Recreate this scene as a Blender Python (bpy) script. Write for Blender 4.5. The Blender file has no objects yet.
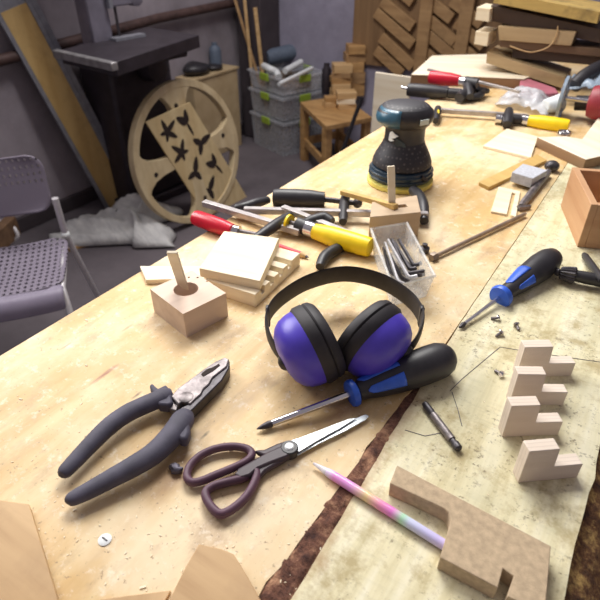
import bpy, bmesh, math, random
from mathutils import Vector, Matrix, noise
random.seed(7)
C = bpy.context.scene.collection
PI = math.pi
HB = 0.95                       # bench top height
CAM = Vector((0, 0, HB + 0.42))
FPX = 547.0; PITCH = math.radians(35.1); YAW = math.radians(33.0)
Fh = Vector((-math.sin(YAW), math.cos(YAW), 0)); RT = Vector((math.cos(YAW), math.sin(YAW), 0)); UP = Vector((0, 0, 1))
FW = Fh*math.cos(PITCH) - UP*math.sin(PITCH); DN = -Fh*math.sin(PITCH) - UP*math.cos(PITCH)

def ray(x, y): return FW + RT*((x-300)/FPX) + DN*((y-300)/FPX)
def on(x, y, ax, v):
    r = ray(x, y); return CAM + r*((v-CAM[ax])/r[ax])
def W(x, y, z=0.0): return on(x, y, 2, HB+z)          # a point at height z over the bench
def G(x, y, z=0.0): return on(x, y, 2, z)             # a point at height z over the floor
def Y(x, y, v): return on(x, y, 1, v)
def X(x, y, v): return on(x, y, 0, v)
def mpp(P): return (P-CAM).dot(FW)/FPX                 # metres per pixel at P

# ------------------------------------------------------------------ materials
def srgb(r, g, b):
    f = lambda c: (c/255/12.92) if c/255 <= .04045 else ((c/255+.055)/1.055)**2.4
    return (f(r), f(g), f(b), 1)
class N:
    def __init__(s, name):
        s.m = bpy.data.materials.new(name); s.m.use_nodes = True; s.t = s.m.node_tree
        s.b = s.t.nodes['Principled BSDF']; s.out = s.t.nodes['Material Output']
    def n(s, typ, **k):
        o = s.t.nodes.new(typ)
        for a, v in k.items():
            if a.startswith('i_'):
                key = a[2:]; key = int(key) if key.isdigit() else key
                if hasattr(v, 'is_output'): s.t.links.new(v, o.inputs[key])
                else: o.inputs[key].default_value = v
            else: setattr(o, a, v)
        return o
    def link(s, a, b): s.t.links.new(a, b)
    def coords(s, scale=(1,1,1), rot=(0,0,0), gen='Object'):
        tc = s.n('ShaderNodeTexCoord'); mp = s.n('ShaderNodeMapping')
        mp.inputs['Scale'].default_value = scale; mp.inputs['Rotation'].default_value = rot
        s.link(tc.outputs[gen], mp.inputs['Vector']); return mp.outputs['Vector']
    def noise(s, vec, scale, detail=4, rough=.55):
        o = s.n('ShaderNodeTexNoise'); o.inputs['Scale'].default_value = scale; o.inputs['Detail'].default_value = detail
        o.inputs['Roughness'].default_value = rough; s.link(vec, o.inputs['Vector']); return o.outputs['Fac']
    def ramp(s, fac, stops):
        o = s.n('ShaderNodeValToRGB'); e = o.color_ramp.elements
        while len(e) < len(stops): e.new(.5)
        for i, (p, c) in enumerate(stops): e[i].position = p; e[i].color = c if len(c) == 4 else (*c, 1)
        s.link(fac, o.inputs['Fac']); return o.outputs['Color']
    def mix(s, fac, a, b, mode='MIX'):
        o = s.n('ShaderNodeMix'); o.data_type = 'RGBA'; o.blend_type = mode
        for i, v in ((0, fac), (6, a), (7, b)):
            if hasattr(v, 'is_output'): s.link(v, o.inputs[i])
            else: o.inputs[i].default_value = v
        return o.outputs[2]
    def bump(s, h, strength=.3, dist=.002):
        o = s.n('ShaderNodeBump'); o.inputs['Strength'].default_value = strength; o.inputs['Distance'].default_value = dist
        s.link(h, o.inputs['Height']); s.link(o.outputs['Normal'], s.b.inputs['Normal'])
    def set(s, **k):
        for a, v in k.items():
            a = a.replace('_', ' ')
            if hasattr(v, 'is_output'): s.link(v, s.b.inputs[a])
            else: s.b.inputs[a].default_value = v
BW = [(0, (0,0,0,1)), (1, (1,1,1,1))]

def plain(name, col, rough=.5, metal=0., var=.12, scale=40, bump=0.1, **k):
    m = N(name); v = m.coords()
    f = m.noise(v, scale, 5)
    dark = tuple(c*(1-var*1.6) for c in col[:3])+(1,); lite = tuple(min(1, c*(1+var)) for c in col[:3])+(1,)
    m.set(Base_Color=m.ramp(f, [(.3, dark), (.7, lite)]), Roughness=rough, Metallic=metal)
    if bump: m.bump(m.noise(v, scale*4, 4), bump, .001)
    for a, x in k.items(): m.set(**{a: x})
    return m.m
def wood(name, c1, c2, axis='Y', fine=60, rough=.6, dirt=None, stretch=12, rot=0, patch=.35):
    m = N(name); sc = {'X': (1/stretch,1,1), 'Y': (1,1/stretch,1), 'Z': (1,1,1/stretch)}[axis]
    v = m.coords(sc, (0,0,rot)); o = m.coords()
    g = m.noise(v, fine, 6, .6); g2 = m.noise(v, fine*4, 3, .6)
    col = m.ramp(g, [(.3, c2), (.62, c1)])
    col = m.mix(m.ramp(g2, [(.45, (0,0,0,1)), (.75, (.35,.35,.35,1))]), col, c2)
    if dirt: col = m.mix(m.ramp(m.noise(o, 14, 6, .65), [(.5, (0,0,0,1)), (.75, (patch,)*3+(1,))]), col, dirt)
    m.set(Base_Color=col, Roughness=rough); m.bump(g2, .15, .0006)
    return m.m
def plastic_clear(name, col, alpha=.45, rough=.25):
    m = N(name); v = m.coords(); f = m.noise(v, 60, 4)
    m.set(Base_Color=m.ramp(f, [(.3, tuple(c*.85 for c in col[:3])+(1,)), (.7, col)]), Roughness=rough)
    m.set(Alpha=m.ramp(f, [(.3, (alpha*.8,)*3+(1,)), (.7, (alpha*1.2,)*3+(1,))]))
    return m.m

M = {}
M['pale'] = wood('pale_wood', srgb(244,232,205), srgb(226,205,168), 'X', 50)
M['paleply'] = wood('pale_plywood', srgb(240,230,208), srgb(222,206,176), 'X', 40)
M['lime'] = wood('planed_wood', srgb(222,200,180), srgb(205,180,160), 'X', 70)
M['tan'] = wood('tan_wood', srgb(215,182,132), srgb(186,148,98), 'X', 40)
M['tany'] = wood('tan_wood_lengthwise', srgb(204,170,124), srgb(172,136,92), 'Y', 60, dirt=srgb(140,108,74))
M['amber'] = wood('amber_wood', srgb(196,148,76), srgb(160,112,52), 'X', 30, dirt=srgb(110,74,36))
M['ochre'] = wood('ochre_board', srgb(205,172,104), srgb(180,142,78), 'X', 40)
M['box'] = wood('beech_panel', srgb(206,166,126), srgb(176,128,88), 'X', 35)
M['dullwood'] = wood('dull_wood', srgb(190,165,125), srgb(150,122,84), 'X', 30, dirt=srgb(90,72,50))
M['stoolwood'] = wood('old_pine', srgb(196,156,102), srgb(156,116,68), 'X', 30, dirt=srgb(90,66,40))
M['brownwood'] = wood('brown_board', srgb(120,92,66), srgb(86,62,44), 'X', 30, dirt=srgb(50,36,28))
M['darkwood'] = wood('dark_board', srgb(84,64,50), srgb(58,44,36), 'X', 30, dirt=srgb(36,28,26))
M['slat'] = wood('slat_wood', srgb(176,142,98), srgb(146,112,74), 'X', 30, dirt=srgb(70,50,34))
M['panelwood'] = wood('panel_wood', srgb(140,110,76), srgb(112,86,58), 'Z', 30)
M['mdf'] = plain('fibreboard', srgb(188,166,136), .85, 0, .13, 190, .3)
M['black'] = plain('black_plastic', srgb(44,42,46), .45, 0, .2, 60, .05)
M['softblack'] = plain('black_foam', srgb(40,36,40), .6, 0, .2, 80, .1)
M['rubber'] = plain('slate_rubber', srgb(76,73,88), .7, 0, .18, 50, .15)
M['steel'] = plain('steel', srgb(190,188,190), .3, .9, .15, 70, .05)
M['satin'] = plain('satin_blade', srgb(205,212,216), .35, .6, .08, 50, .03)
M['darksteel'] = plain('worn_steel', srgb(132,124,124), .45, .55, .35, 90, .25)
M['gun'] = plain('dark_steel', srgb(74,70,74), .42, .5, .3, 90, .15)
M['boltsteel'] = plain('dull_zinc', srgb(150,132,116), .5, .35, .2, 60, .1)
M['barsteel'] = plain('bar_steel', srgb(184,178,176), .35, .45, .15, 60, .03)
M['chrome'] = plain('chrome', srgb(220,218,220), .18, 1., .05, 40, 0)
M['blue'] = plain('violet_blue_plastic', srgb(80,64,188), .36, 0, .1, 25, .03)
M['royal'] = plain('royal_blue_plastic', srgb(48,96,206), .4, 0, .12, 50, .05)
M['maroon'] = plain('maroon_plastic', srgb(92,62,78), .55, 0, .12, 40, .05)
M['maroondark'] = plain('maroon_black_plastic', srgb(62,48,56), .5, 0, .12, 40, .05)
M['pink'] = plain('dusty_pink_plastic', srgb(176,120,150), .45, 0, .1, 40, .03)
M['yellow'] = plain('yellow_plastic', srgb(250,215,24), .38, 0, .06, 40, .03)
M['red'] = plain('red_lacquer', srgb(200,22,48), .3, 0, .1, 30, .03)
M['reddull'] = plain('red_pencil', srgb(206,70,80), .4, 0, .1, 40, .03)
M['teal'] = plain('navy_teal_plastic', srgb(34,54,70), .35, 0, .15, 40, .05)
M['tealhi'] = plain('teal_panel', srgb(58,96,116), .28, 0, .15, 40, .03)
M['padyellow'] = plain('pad_yellow', srgb(226,212,110), .7, 0, .1, 60, .1)
M['label'] = plain('pale_label', srgb(206,214,206), .5, 0, .06, 60, 0)
M['white'] = plain('white_plastic', srgb(228,232,232), .4, 0, .05, 60, .03)
M['green'] = plain('lime_plastic', srgb(150,178,60), .45, 0, .1, 40, .03)
M['greyblue'] = plain('grey_blue_vinyl', srgb(92,104,120), .6, 0, .1, 40, .05)
M['greyabr'] = plain('grey_abrasive', srgb(186,188,196), .9, 0, .1, 200, .4)
M['machine'] = plain('machine_charcoal', srgb(58,52,58), .5, .3, .2, 14, .05)
M['machinegrey'] = plain('machine_grey', srgb(120,116,128), .5, .2, .12, 14, .05)
M['alu'] = plain('aluminium', srgb(150,152,160), .45, .5, .12, 30, .05)
M['rail'] = plain('table_rail', srgb(170,168,168), .4, .6, .2, 30, .05)
M['pipe'] = plain('rusty_pipe', srgb(84,64,60), .6, .2, .25, 20, .1)
M['chairplastic'] = None
M['tubewhite'] = plain('pale_tube', srgb(205,202,204), .35, .3, .06, 40, .02)
M['lead'] = plain('lead_grey', srgb(98,94,106), .55, .5, .3, 120, .3)
M['redtool'] = plain('oxblood_plastic', srgb(150,46,58), .45, 0, .15, 30, .05)
M['mauve'] = plain('mauve_plastic', srgb(176,104,118), .5, 0, .12, 30, .05)
M['clearpl'] = plastic_clear('frosted_plastic', (.84,.84,.82,1), .34)
M['bag'] = plastic_clear('polythene', (.80,.82,.86,1), .5, .15)
M['bluebag'] = plastic_clear('bluish_polythene', (.34,.42,.52,1), .75, .2)
M['tote'] = plastic_clear('tote_plastic', (.66,.68,.72,1), .36, .3)
M['penclear'] = plastic_clear('pen_plastic', (.90,.88,.95,1), .7, .12)
M['clutter'] = plain('tote_clutter', srgb(110,96,84), .8, 0, .45, 16, .3)
M['darkhole'] = plain('dark_hole', srgb(46,34,30), .9, 0, .2, 60, .2)  # near-black brown for surface pieces drawn as holes and recesses

def lam_mat():
    m = N('laminated_wood'); tc = m.n('ShaderNodeTexCoord'); sep = m.n('ShaderNodeSeparateXYZ'); m.link(tc.outputs['Object'], sep.inputs[0])
    mu = m.n('ShaderNodeMath', operation='MULTIPLY', i_1=240.); m.link(sep.outputs[1], mu.inputs[0])
    fr = m.n('ShaderNodeMath', operation='FRACT'); m.link(mu.outputs[0], fr.inputs[0])
    g = m.noise(m.coords((.1,1,1)), 60, 5)
    col = m.ramp(g, [(.3, srgb(220,204,186)), (.65, srgb(236,222,206))])
    ln = m.ramp(fr.outputs[0], [(0., (.4,.4,.4,1)), (.2, (0,0,0,1))])
    m.set(Base_Color=m.mix(ln, col, srgb(160,138,124)), Roughness=.6); return m.m
M['lam'] = lam_mat()
M['wheelply'] = wood('wheel_ply', srgb(218,200,160), srgb(194,172,130), 'Z', 20, dirt=srgb(140,118,90))
M['crate'] = wood('crate_board', srgb(196,174,136), srgb(176,152,114), 'X', 10)
M['greywood'] = wood('greyish_wood', srgb(196,172,142), srgb(172,148,120), 'X', 40)
M['shadedbrown'] = wood('shaded_brown_edge', srgb(150,118,86), srgb(120,92,66), 'X', 40)  # brown board edge, with the far sheet's front shade mixed into the colour

def bench_ply():
    m = N('worn_plywood'); o = m.coords(); v = m.coords((1,.09,1))
    g = m.noise(v, 42, 7, .6); fine = m.noise(v, 190, 4, .6)
    col = m.ramp(g, [(.26, srgb(188,152,98)), (.46, srgb(210,178,126)), (.66, srgb(220,196,148))])
    big = m.noise(o, 5.5, 5, .6)
    col = m.mix(m.ramp(big, [(.47, (0,0,0,1)), (.62, (.7,.7,.7,1))]), col, srgb(232,214,180))      # scuffed pale patches
    y2 = m.noise(m.coords((1,.6,1), (0,0,.4)), 9, 6, .65)
    col = m.mix(m.ramp(y2, [(.52, (0,0,0,1)), (.66, (.65,.65,.65,1))]), col, srgb(200,162,98))           # yellowed varnish
    d = m.noise(m.coords((1,.5,1)), 26, 8, .7)
    col = m.mix(m.ramp(d, [(.54, (0,0,0,1)), (.72, (.6,.6,.6,1))]), col, srgb(158,128,98))         # grime
    sp = m.noise(o, 230, 3, .6)
    col = m.mix(m.ramp(sp, [(.64, (0,0,0,1)), (.72, (.7,.7,.7,1))]), col, srgb(122,94,70))
    pw = m.noise(o, 60, 8, .75)
    col = m.mix(m.ramp(pw, [(.55, (0,0,0,1)), (.68, (.65,.65,.65,1))]), col, srgb(240,230,210))          # wood dust
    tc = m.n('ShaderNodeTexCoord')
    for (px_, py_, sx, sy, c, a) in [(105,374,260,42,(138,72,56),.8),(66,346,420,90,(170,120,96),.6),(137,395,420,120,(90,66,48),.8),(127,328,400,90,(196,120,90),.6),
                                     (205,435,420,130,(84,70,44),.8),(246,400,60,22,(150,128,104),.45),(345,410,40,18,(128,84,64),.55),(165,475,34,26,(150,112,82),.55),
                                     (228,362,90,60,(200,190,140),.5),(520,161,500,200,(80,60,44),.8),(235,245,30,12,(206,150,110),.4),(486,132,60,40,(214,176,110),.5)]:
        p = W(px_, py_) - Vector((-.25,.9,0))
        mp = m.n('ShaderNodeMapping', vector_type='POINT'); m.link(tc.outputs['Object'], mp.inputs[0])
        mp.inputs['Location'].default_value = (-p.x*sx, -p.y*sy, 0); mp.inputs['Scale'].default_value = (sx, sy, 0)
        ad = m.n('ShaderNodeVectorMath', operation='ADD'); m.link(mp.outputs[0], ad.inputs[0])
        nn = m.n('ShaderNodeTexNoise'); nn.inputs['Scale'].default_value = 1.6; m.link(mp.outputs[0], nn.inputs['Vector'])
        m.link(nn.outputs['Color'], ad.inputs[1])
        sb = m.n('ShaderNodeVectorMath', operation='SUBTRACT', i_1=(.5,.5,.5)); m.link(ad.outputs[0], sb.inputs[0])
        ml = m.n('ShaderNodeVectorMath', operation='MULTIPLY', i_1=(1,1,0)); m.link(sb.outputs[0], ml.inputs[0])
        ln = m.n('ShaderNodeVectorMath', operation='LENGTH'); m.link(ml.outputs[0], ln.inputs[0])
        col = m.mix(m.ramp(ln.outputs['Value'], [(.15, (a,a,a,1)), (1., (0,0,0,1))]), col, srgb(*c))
    m.set(Base_Color=col, Roughness=.55); m.bump(fine, .12, .0006); return m.m
M['bench'] = bench_ply()
def slab_mat():
    m = N('pale_green_slab'); o = m.coords(); v = m.coords((1,.10,1))
    g = m.noise(v, 55, 7, .65)
    col = m.ramp(g, [(.3, srgb(196,184,142)), (.5, srgb(222,213,176)), (.7, srgb(236,230,204))])
    gr = m.noise(m.coords((1,.35,1)), 11, 6, .6)
    col = m.mix(m.ramp(gr, [(.46, (0,0,0,1)), (.66, (.6,.6,.6,1))]), col, srgb(190,188,158))
    sw = m.noise(m.coords((.12,1,1), (0,0,.25)), 170, 3, .6)
    col = m.mix(m.ramp(sw, [(.52, (0,0,0,1)), (.75, (.2,.2,.2,1))]), col, srgb(150,150,122))       # saw marks
    bl = m.noise(o, 28, 8, .7)
    col = m.mix(m.ramp(bl, [(.50, (0,0,0,1)), (.66, (.75,.75,.75,1))]), col, srgb(164,146,100))
    sp = m.noise(o, 210, 5, .7); cl = m.noise(o, 17, 4, .6)
    mk = m.mix(1., m.ramp(sp, [(.56, (0,0,0,1)), (.66, (.9,.9,.9,1))]), m.ramp(cl, [(.40, (.05,.05,.05,1)), (.62, (1,1,1,1))]), 'MULTIPLY')
    col = m.mix(mk, col, srgb(96,80,60))
    tc = m.n('ShaderNodeTexCoord'); sep = m.n('ShaderNodeSeparateXYZ'); m.link(tc.outputs['Object'], sep.inputs[0])
    wob = m.noise(o, 40, 6, .7)
    a = m.n('ShaderNodeMath', operation='MULTIPLY_ADD', i_1=.05, i_2=.092); m.link(wob, a.inputs[0])
    s2 = m.n('ShaderNodeMath', operation='SUBTRACT'); m.link(sep.outputs[0], s2.inputs[0]); m.link(a.outputs[0], s2.inputs[1])
    st = m.n('ShaderNodeMapRange', i_1=-.0, i_2=.022, i_3=.8, i_4=0.); m.link(s2.outputs[0], st.inputs[0])
    fy = m.n('ShaderNodeMapRange', i_1=-.60, i_2=-.25, i_3=1., i_4=0.); m.link(sep.outputs[1], fy.inputs[0])
    mm = m.n('ShaderNodeMath', operation='MULTIPLY'); m.link(st.outputs[0], mm.inputs[0]); m.link(fy.outputs[0], mm.inputs[1])
    col = m.mix(mm.outputs[0], col, srgb(150,98,52))                                                   # cambium stain beside the bark
    m.set(Base_Color=col, Roughness=.75); m.bump(sw, .2, .0008); return m.m
M['slab'] = slab_mat()
def bark_mat(name, a, b, c):
    m = N(name); o = m.coords(); f = m.noise(o, 55, 8, .75); g = m.noise(o, 130, 6, .7)
    col = m.ramp(f, [(.35, a), (.5, b), (.66, c)])
    col = m.mix(m.ramp(g, [(.52, (0,0,0,1)), (.7, (.7,.7,.7,1))]), col, a)
    m.set(Base_Color=col, Roughness=.95); m.bump(g, .9, .004); return m.m
M['bark'] = bark_mat('bark', srgb(58,36,32), srgb(112,74,58), srgb(176,134,104))
M['bark2'] = bark_mat('bark_edge', srgb(48,30,24), srgb(112,76,46), srgb(208,172,104))
def concrete(name, c, scale=3):
    m = N(name); o = m.coords(); f = m.noise(o, scale, 8, .65); g = m.noise(o, scale*12, 6, .7)
    d = tuple(x*.72 for x in c[:3])+(1,); l = tuple(x*1.2 for x in c[:3])+(1,)
    col = m.ramp(f, [(.35, d), (.65, l)])
    col = m.mix(m.ramp(g, [(.55, (0,0,0,1)), (.8, (.4,.4,.4,1))]), col, l)
    m.set(Base_Color=col, Roughness=.85); m.bump(g, .25, .006); return m.m
M['floor'] = concrete('concrete_floor', srgb(98,91,95), 2.2)
M['wall'] = concrete('painted_wall', srgb(150,142,148), 1.6)
M['wall2'] = concrete('painted_wall_blue', srgb(156,152,170), 1.6)
M['base'] = concrete('dark_skirting', srgb(70,62,66), 3)
def perf_mat(v0=-1.):
    m = N('perforated_grey_plastic'); v = m.coords((52,52,52)); sep = m.n('ShaderNodeSeparateXYZ')
    uv = m.n('ShaderNodeUVMap'); m.link(uv.outputs[0], sep.inputs[0])
    def cell(i, k):
        a = m.n('ShaderNodeMath', operation='MULTIPLY', i_1=k); m.link(sep.outputs[i], a.inputs[0])
        b = m.n('ShaderNodeMath', operation='FRACT'); m.link(a.outputs[0], b.inputs[0])
        c = m.n('ShaderNodeMath', operation='SUBTRACT', i_1=.5); m.link(b.outputs[0], c.inputs[0])
        d = m.n('ShaderNodeMath', operation='MULTIPLY'); m.link(c.outputs[0], d.inputs[0]); m.link(c.outputs[0], d.inputs[1]); return d
    cx, cy = cell(0, 52.), cell(1, 42.)
    ad = m.n('ShaderNodeMath', operation='ADD'); m.link(cx.outputs[0], ad.inputs[0]); m.link(cy.outputs[0], ad.inputs[1])
    gt = m.n('ShaderNodeMath', operation='GREATER_THAN', i_1=.06); m.link(ad.outputs[0], gt.inputs[0])
    lo = m.n('ShaderNodeMath', operation='LESS_THAN', i_1=v0); m.link(sep.outputs[1], lo.inputs[0])
    mx = m.n('ShaderNodeMath', operation='MAXIMUM'); m.link(gt.outputs[0], mx.inputs[0]); m.link(lo.outputs[0], mx.inputs[1])
    m.set(Base_Color=srgb(124,116,130), Roughness=.5, Alpha=mx.outputs[0]); return m.m
M['perf'] = perf_mat(); M['perfback'] = perf_mat(.095)
M['chairp'] = plain('grey_plastic', srgb(128,120,138), .5, 0, .06, 20, .03)
def tarp_mat():
    m = N('grey_sheeting'); o = m.coords(); f = m.noise(m.coords((1,3,1)), 9, 8, .7)
    m.set(Base_Color=m.ramp(f, [(.3, srgb(176,176,176)), (.7, srgb(232,232,228))]), Roughness=.4); m.bump(f, .6, .02); return m.m
M['tarp'] = tarp_mat()
def pen_mat():
    m = N('rainbow_pen_ink'); tc = m.n('ShaderNodeTexCoord'); sep = m.n('ShaderNodeSeparateXYZ'); m.link(tc.outputs['Object'], sep.inputs[0])
    mr = m.n('ShaderNodeMapRange', i_1=.0, i_2=.14); m.link(sep.outputs[0], mr.inputs[0])
    st = [(0., srgb(235,225,235)), (.14, srgb(225,205,235)), (.18, srgb(232,150,214)), (.3, srgb(226,160,222)), (.42, srgb(232,205,150)), (.52, srgb(236,150,186)),
          (.6, srgb(226,130,206)), (.67, srgb(176,222,186)), (.72, srgb(205,210,235)), (.9, srgb(200,190,235)), (1., srgb(210,190,235))]
    m.set(Base_Color=m.ramp(mr.outputs[0], st), Roughness=.15); return m.m
M['pen'] = pen_mat()
def dotted_mat():
    m = N('dimpled_black_rubber'); v = m.coords(); vo = m.n('ShaderNodeTexVoronoi'); vo.inputs['Scale'].default_value = 130; vo.inputs['Randomness'].default_value = .15
    m.link(v, vo.inputs['Vector'])
    m.set(Base_Color=m.ramp(vo.outputs['Distance'], [(.18, srgb(84,80,82)), (.34, srgb(40,38,44))]), Roughness=.55); return m.m
M['dotted'] = dotted_mat()

# ------------------------------------------------------------------ mesh helpers
class MB:
    def __init__(s): s.bm = bmesh.new(); s.mats = []
    def box(s, c, size, rot=None, taper=1.):
        c = Vector(c); hx, hy, hz = [d/2 for d in size]; R = rot or Matrix.Identity(3); vs = []
        for z in (-1, 1):
            k = taper if z > 0 else 1.
            for x, y in ((-1,-1),(1,-1),(1,1),(-1,1)): vs.append(s.bm.verts.new(c + R @ Vector((x*hx*k, y*hy*k, z*hz))))
        for f in ((3,2,1,0),(4,5,6,7),(0,1,5,4),(1,2,6,5),(2,3,7,6),(3,0,4,7)): s.bm.faces.new([vs[i] for i in f])
        return s
    def hexa(s, lo, hi):
        n = len(lo); a = [s.bm.verts.new(p) for p in lo]; b = [s.bm.verts.new(p) for p in hi]
        s.bm.faces.new(a[::-1]); s.bm.faces.new(b)
        for i in range(n): s.bm.faces.new([a[i], a[(i+1)%n], b[(i+1)%n], b[i]])
        return s
    def prism(s, pts, z0, z1, M3=None, o=(0,0,0)):
        R = M3 or Matrix.Identity(3); o = Vector(o)
        return s.hexa([o+R@Vector((p[0],p[1],z0)) for p in pts], [o+R@Vector((p[0],p[1],z1)) for p in pts])
    def tube(s, pts, r, seg=12, closed=False, flat=1., upv=None, caps=True):
        pts = [Vector(p) for p in pts]; n = len(pts); rs = r if isinstance(r, (list, tuple)) else [r]*n
        rings = []; prev = None
        for i in range(n):
            a = pts[i-1] if (i or closed) else pts[i]; b = pts[(i+1) % n] if (i < n-1 or closed) else pts[i]
            t = (b-a).normalized()
            if upv is not None: u = Vector(upv)
            elif prev is None: u = Vector((0,0,1)) if abs(t.z) < .9 else Vector((1,0,0))
            else: u = prev
            u = (u - t*u.dot(t)).normalized(); prev = u; w = t.cross(u)
            rr = rs[i] if not isinstance(rs[i], tuple) else 1
            ru, rw = rs[i] if isinstance(rs[i], tuple) else (rs[i]*flat, rs[i])
            rings.append([s.bm.verts.new(pts[i] + u*math.sin(2*PI*k/seg)*ru + w*math.cos(2*PI*k/seg)*rw) for k in range(seg)])
        m = n if closed else n-1
        for i in range(m):
            A, B = rings[i], rings[(i+1) % n]
            for k in range(seg): s.bm.faces.new([A[k], A[(k+1)%seg], B[(k+1)%seg], B[k]])
        if not closed and caps: s.bm.faces.new(rings[0][::-1]); s.bm.faces.new(rings[-1])
        return s
    def cyl(s, a, b, r, r2=None, seg=16): return s.tube([a, b], [r, r if r2 is None else r2], seg)
    def lathe(s, prof, seg=32, a=(0,0,0), ax=(0,0,1), sx=1., sy=1.):
        ax = Vector(ax).normalized(); u = Vector((1,0,0)) if abs(ax.x) < .9 else Vector((0,1,0))
        u = (u-ax*u.dot(ax)).normalized(); w = ax.cross(u); a = Vector(a); rings = []
        for r, z in prof:
            if r < 1e-6: rings.append([s.bm.verts.new(a+ax*z)])
            else: rings.append([s.bm.verts.new(a+ax*z+(u*math.cos(2*PI*k/seg)*sx+w*math.sin(2*PI*k/seg)*sy)*r) for k in range(seg)])
        for A, B in zip(rings, rings[1:]):
            for k in range(seg):
                p = [A[k%len(A)], A[(k+1)%len(A)], B[(k+1)%len(B)], B[k%len(B)]]
                q = [];
                for v in p:
                    if v not in q: q.append(v)
                if len(q) > 2: s.bm.faces.new(q)
        if len(rings[0]) > 1: s.bm.faces.new(rings[0][::-1])
        if len(rings[-1]) > 1: s.bm.faces.new(rings[-1])
        return s
    def sphere(s, c, r, sc=(1,1,1), seg=16):
        bmesh.ops.create_uvsphere(s.bm, u_segments=seg, v_segments=seg//2+2, radius=r, matrix=Matrix.Translation(Vector(c)) @ Matrix.Diagonal((*sc,1)))
        return s
    def build(s, name, mat, parent=None, bevel=0, smooth=True, ang=38, segs=2):
        bmesh.ops.recalc_face_normals(s.bm, faces=s.bm.faces)
        if smooth:
            for f in s.bm.faces: f.smooth = True
            for e in s.bm.edges:
                if len(e.link_faces) == 2 and e.calc_face_angle(0) > math.radians(ang): e.smooth = False
        me = bpy.data.meshes.new(name); s.bm.to_mesh(me); s.bm.free()
        me.materials.append(M[mat] if isinstance(mat, str) else mat)
        o = bpy.data.objects.new(name, me); C.objects.link(o); o.parent = parent
        if bevel:
            b = o.modifiers.new('bevel', 'BEVEL'); b.width = bevel; b.segments = segs; b.limit_method = 'ANGLE'; b.angle_limit = math.radians(35)
        return o
def wbuild(mb, name, mat, parent=None, origin=None, **k):
    """build from world coordinates, as a child of an unrotated thing or as a thing of its own with its origin at its base"""
    if parent is not None:
        o = Vector(); q = parent
        while q: o += q.location; q = q.parent
    else: o = Vector(origin)
    for v in mb.bm.verts: v.co -= o
    ob = mb.build(name, mat, parent, **k)
    if parent is None: ob.location = o
    return ob
def cut(o, mb):
    bpy.context.view_layer.update()
    c = mb.build('cutter', 'black', None); c.matrix_world = o.matrix_world.copy()
    md = o.modifiers.new('hole', 'BOOLEAN'); md.object = c; md.operation = 'DIFFERENCE'; md.solver = 'EXACT'
    bpy.context.view_layer.update()
    me = bpy.data.meshes.new_from_object(o.evaluated_get(bpy.context.evaluated_depsgraph_get()))
    o.modifiers.clear(); o.data = me
    for f in me.polygons: f.use_smooth = False
    bpy.data.objects.remove(c)
def thing(name, label, cat, loc=(0,0,0), rot=0, group=None):
    o = bpy.data.objects.new(name, None); C.objects.link(o); o.location = loc; o.rotation_euler = (0,0,rot); o.empty_display_size = .02
    o['label'] = label; o['category'] = cat
    if group: o['group'] = group
    return o
def tag(o, label, cat, group=None, kind=None, loc=None):
    o['label'] = label; o['category'] = cat
    if group: o['group'] = group
    if kind: o['kind'] = kind
    if loc is not None: o.location = loc
    return o
def structure(o): o['kind'] = 'structure'; return o
def smoothpath(pts, k=6, closed=False):
    pts = [Vector(p) for p in pts]; n = len(pts); out = []
    for i in range(n if closed else n-1):
        g = (lambda j: pts[j % n]) if closed else (lambda j: pts[max(0, min(n-1, j))])
        p0, p1, p2, p3 = g(i-1), g(i), g(i+1), g(i+2)
        for j in range(k):
            t = j/k
            out.append(.5*((2*p1)+(p2-p0)*t+(2*p0-5*p1+4*p2-p3)*t*t+(3*p1-p0-3*p2+p3)*t**3))
    if not closed: out.append(pts[-1])
    return out
def frame(a, b): # origin, angle, length between two world points seen from above
    d = b-a; return math.atan2(d.y, d.x), Vector((d.x, d.y, 0)).length

# ------------------------------------------------------------------ the room
WX = -2.65; WY = 3.45
def surf(name, mb, mat, **k): return structure(mb.build(name, mat, **k))
surf('floor', MB().box((.6,1.2,-.05), (6.6,4.7,.1)), 'floor')
surf('wall_left', MB().box((WX-.05,1.2,1.4), (.1,4.7,2.8)), 'wall')
surf('wall_back', MB().box((.6,WY+.05,1.4), (6.6,.1,2.8)), 'wall2')
surf('baseboard_left', MB().box((WX+.012,1.2,.04), (.024,4.5,.08)), 'base', bevel=.006)
surf('trim_1', MB().tube([(WX+.05, -1.1, .77), (WX+.05, .8, .80), (WX+.05,1.6,.835),(WX+.05,2.5,.885),(WX+.05,3.40,.90)], .026, 12), 'pipe')
surf('trim_2', MB().box((-2.50,3.33,1.4), (.20,.22,2.8)), 'base', bevel=.01)

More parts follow.
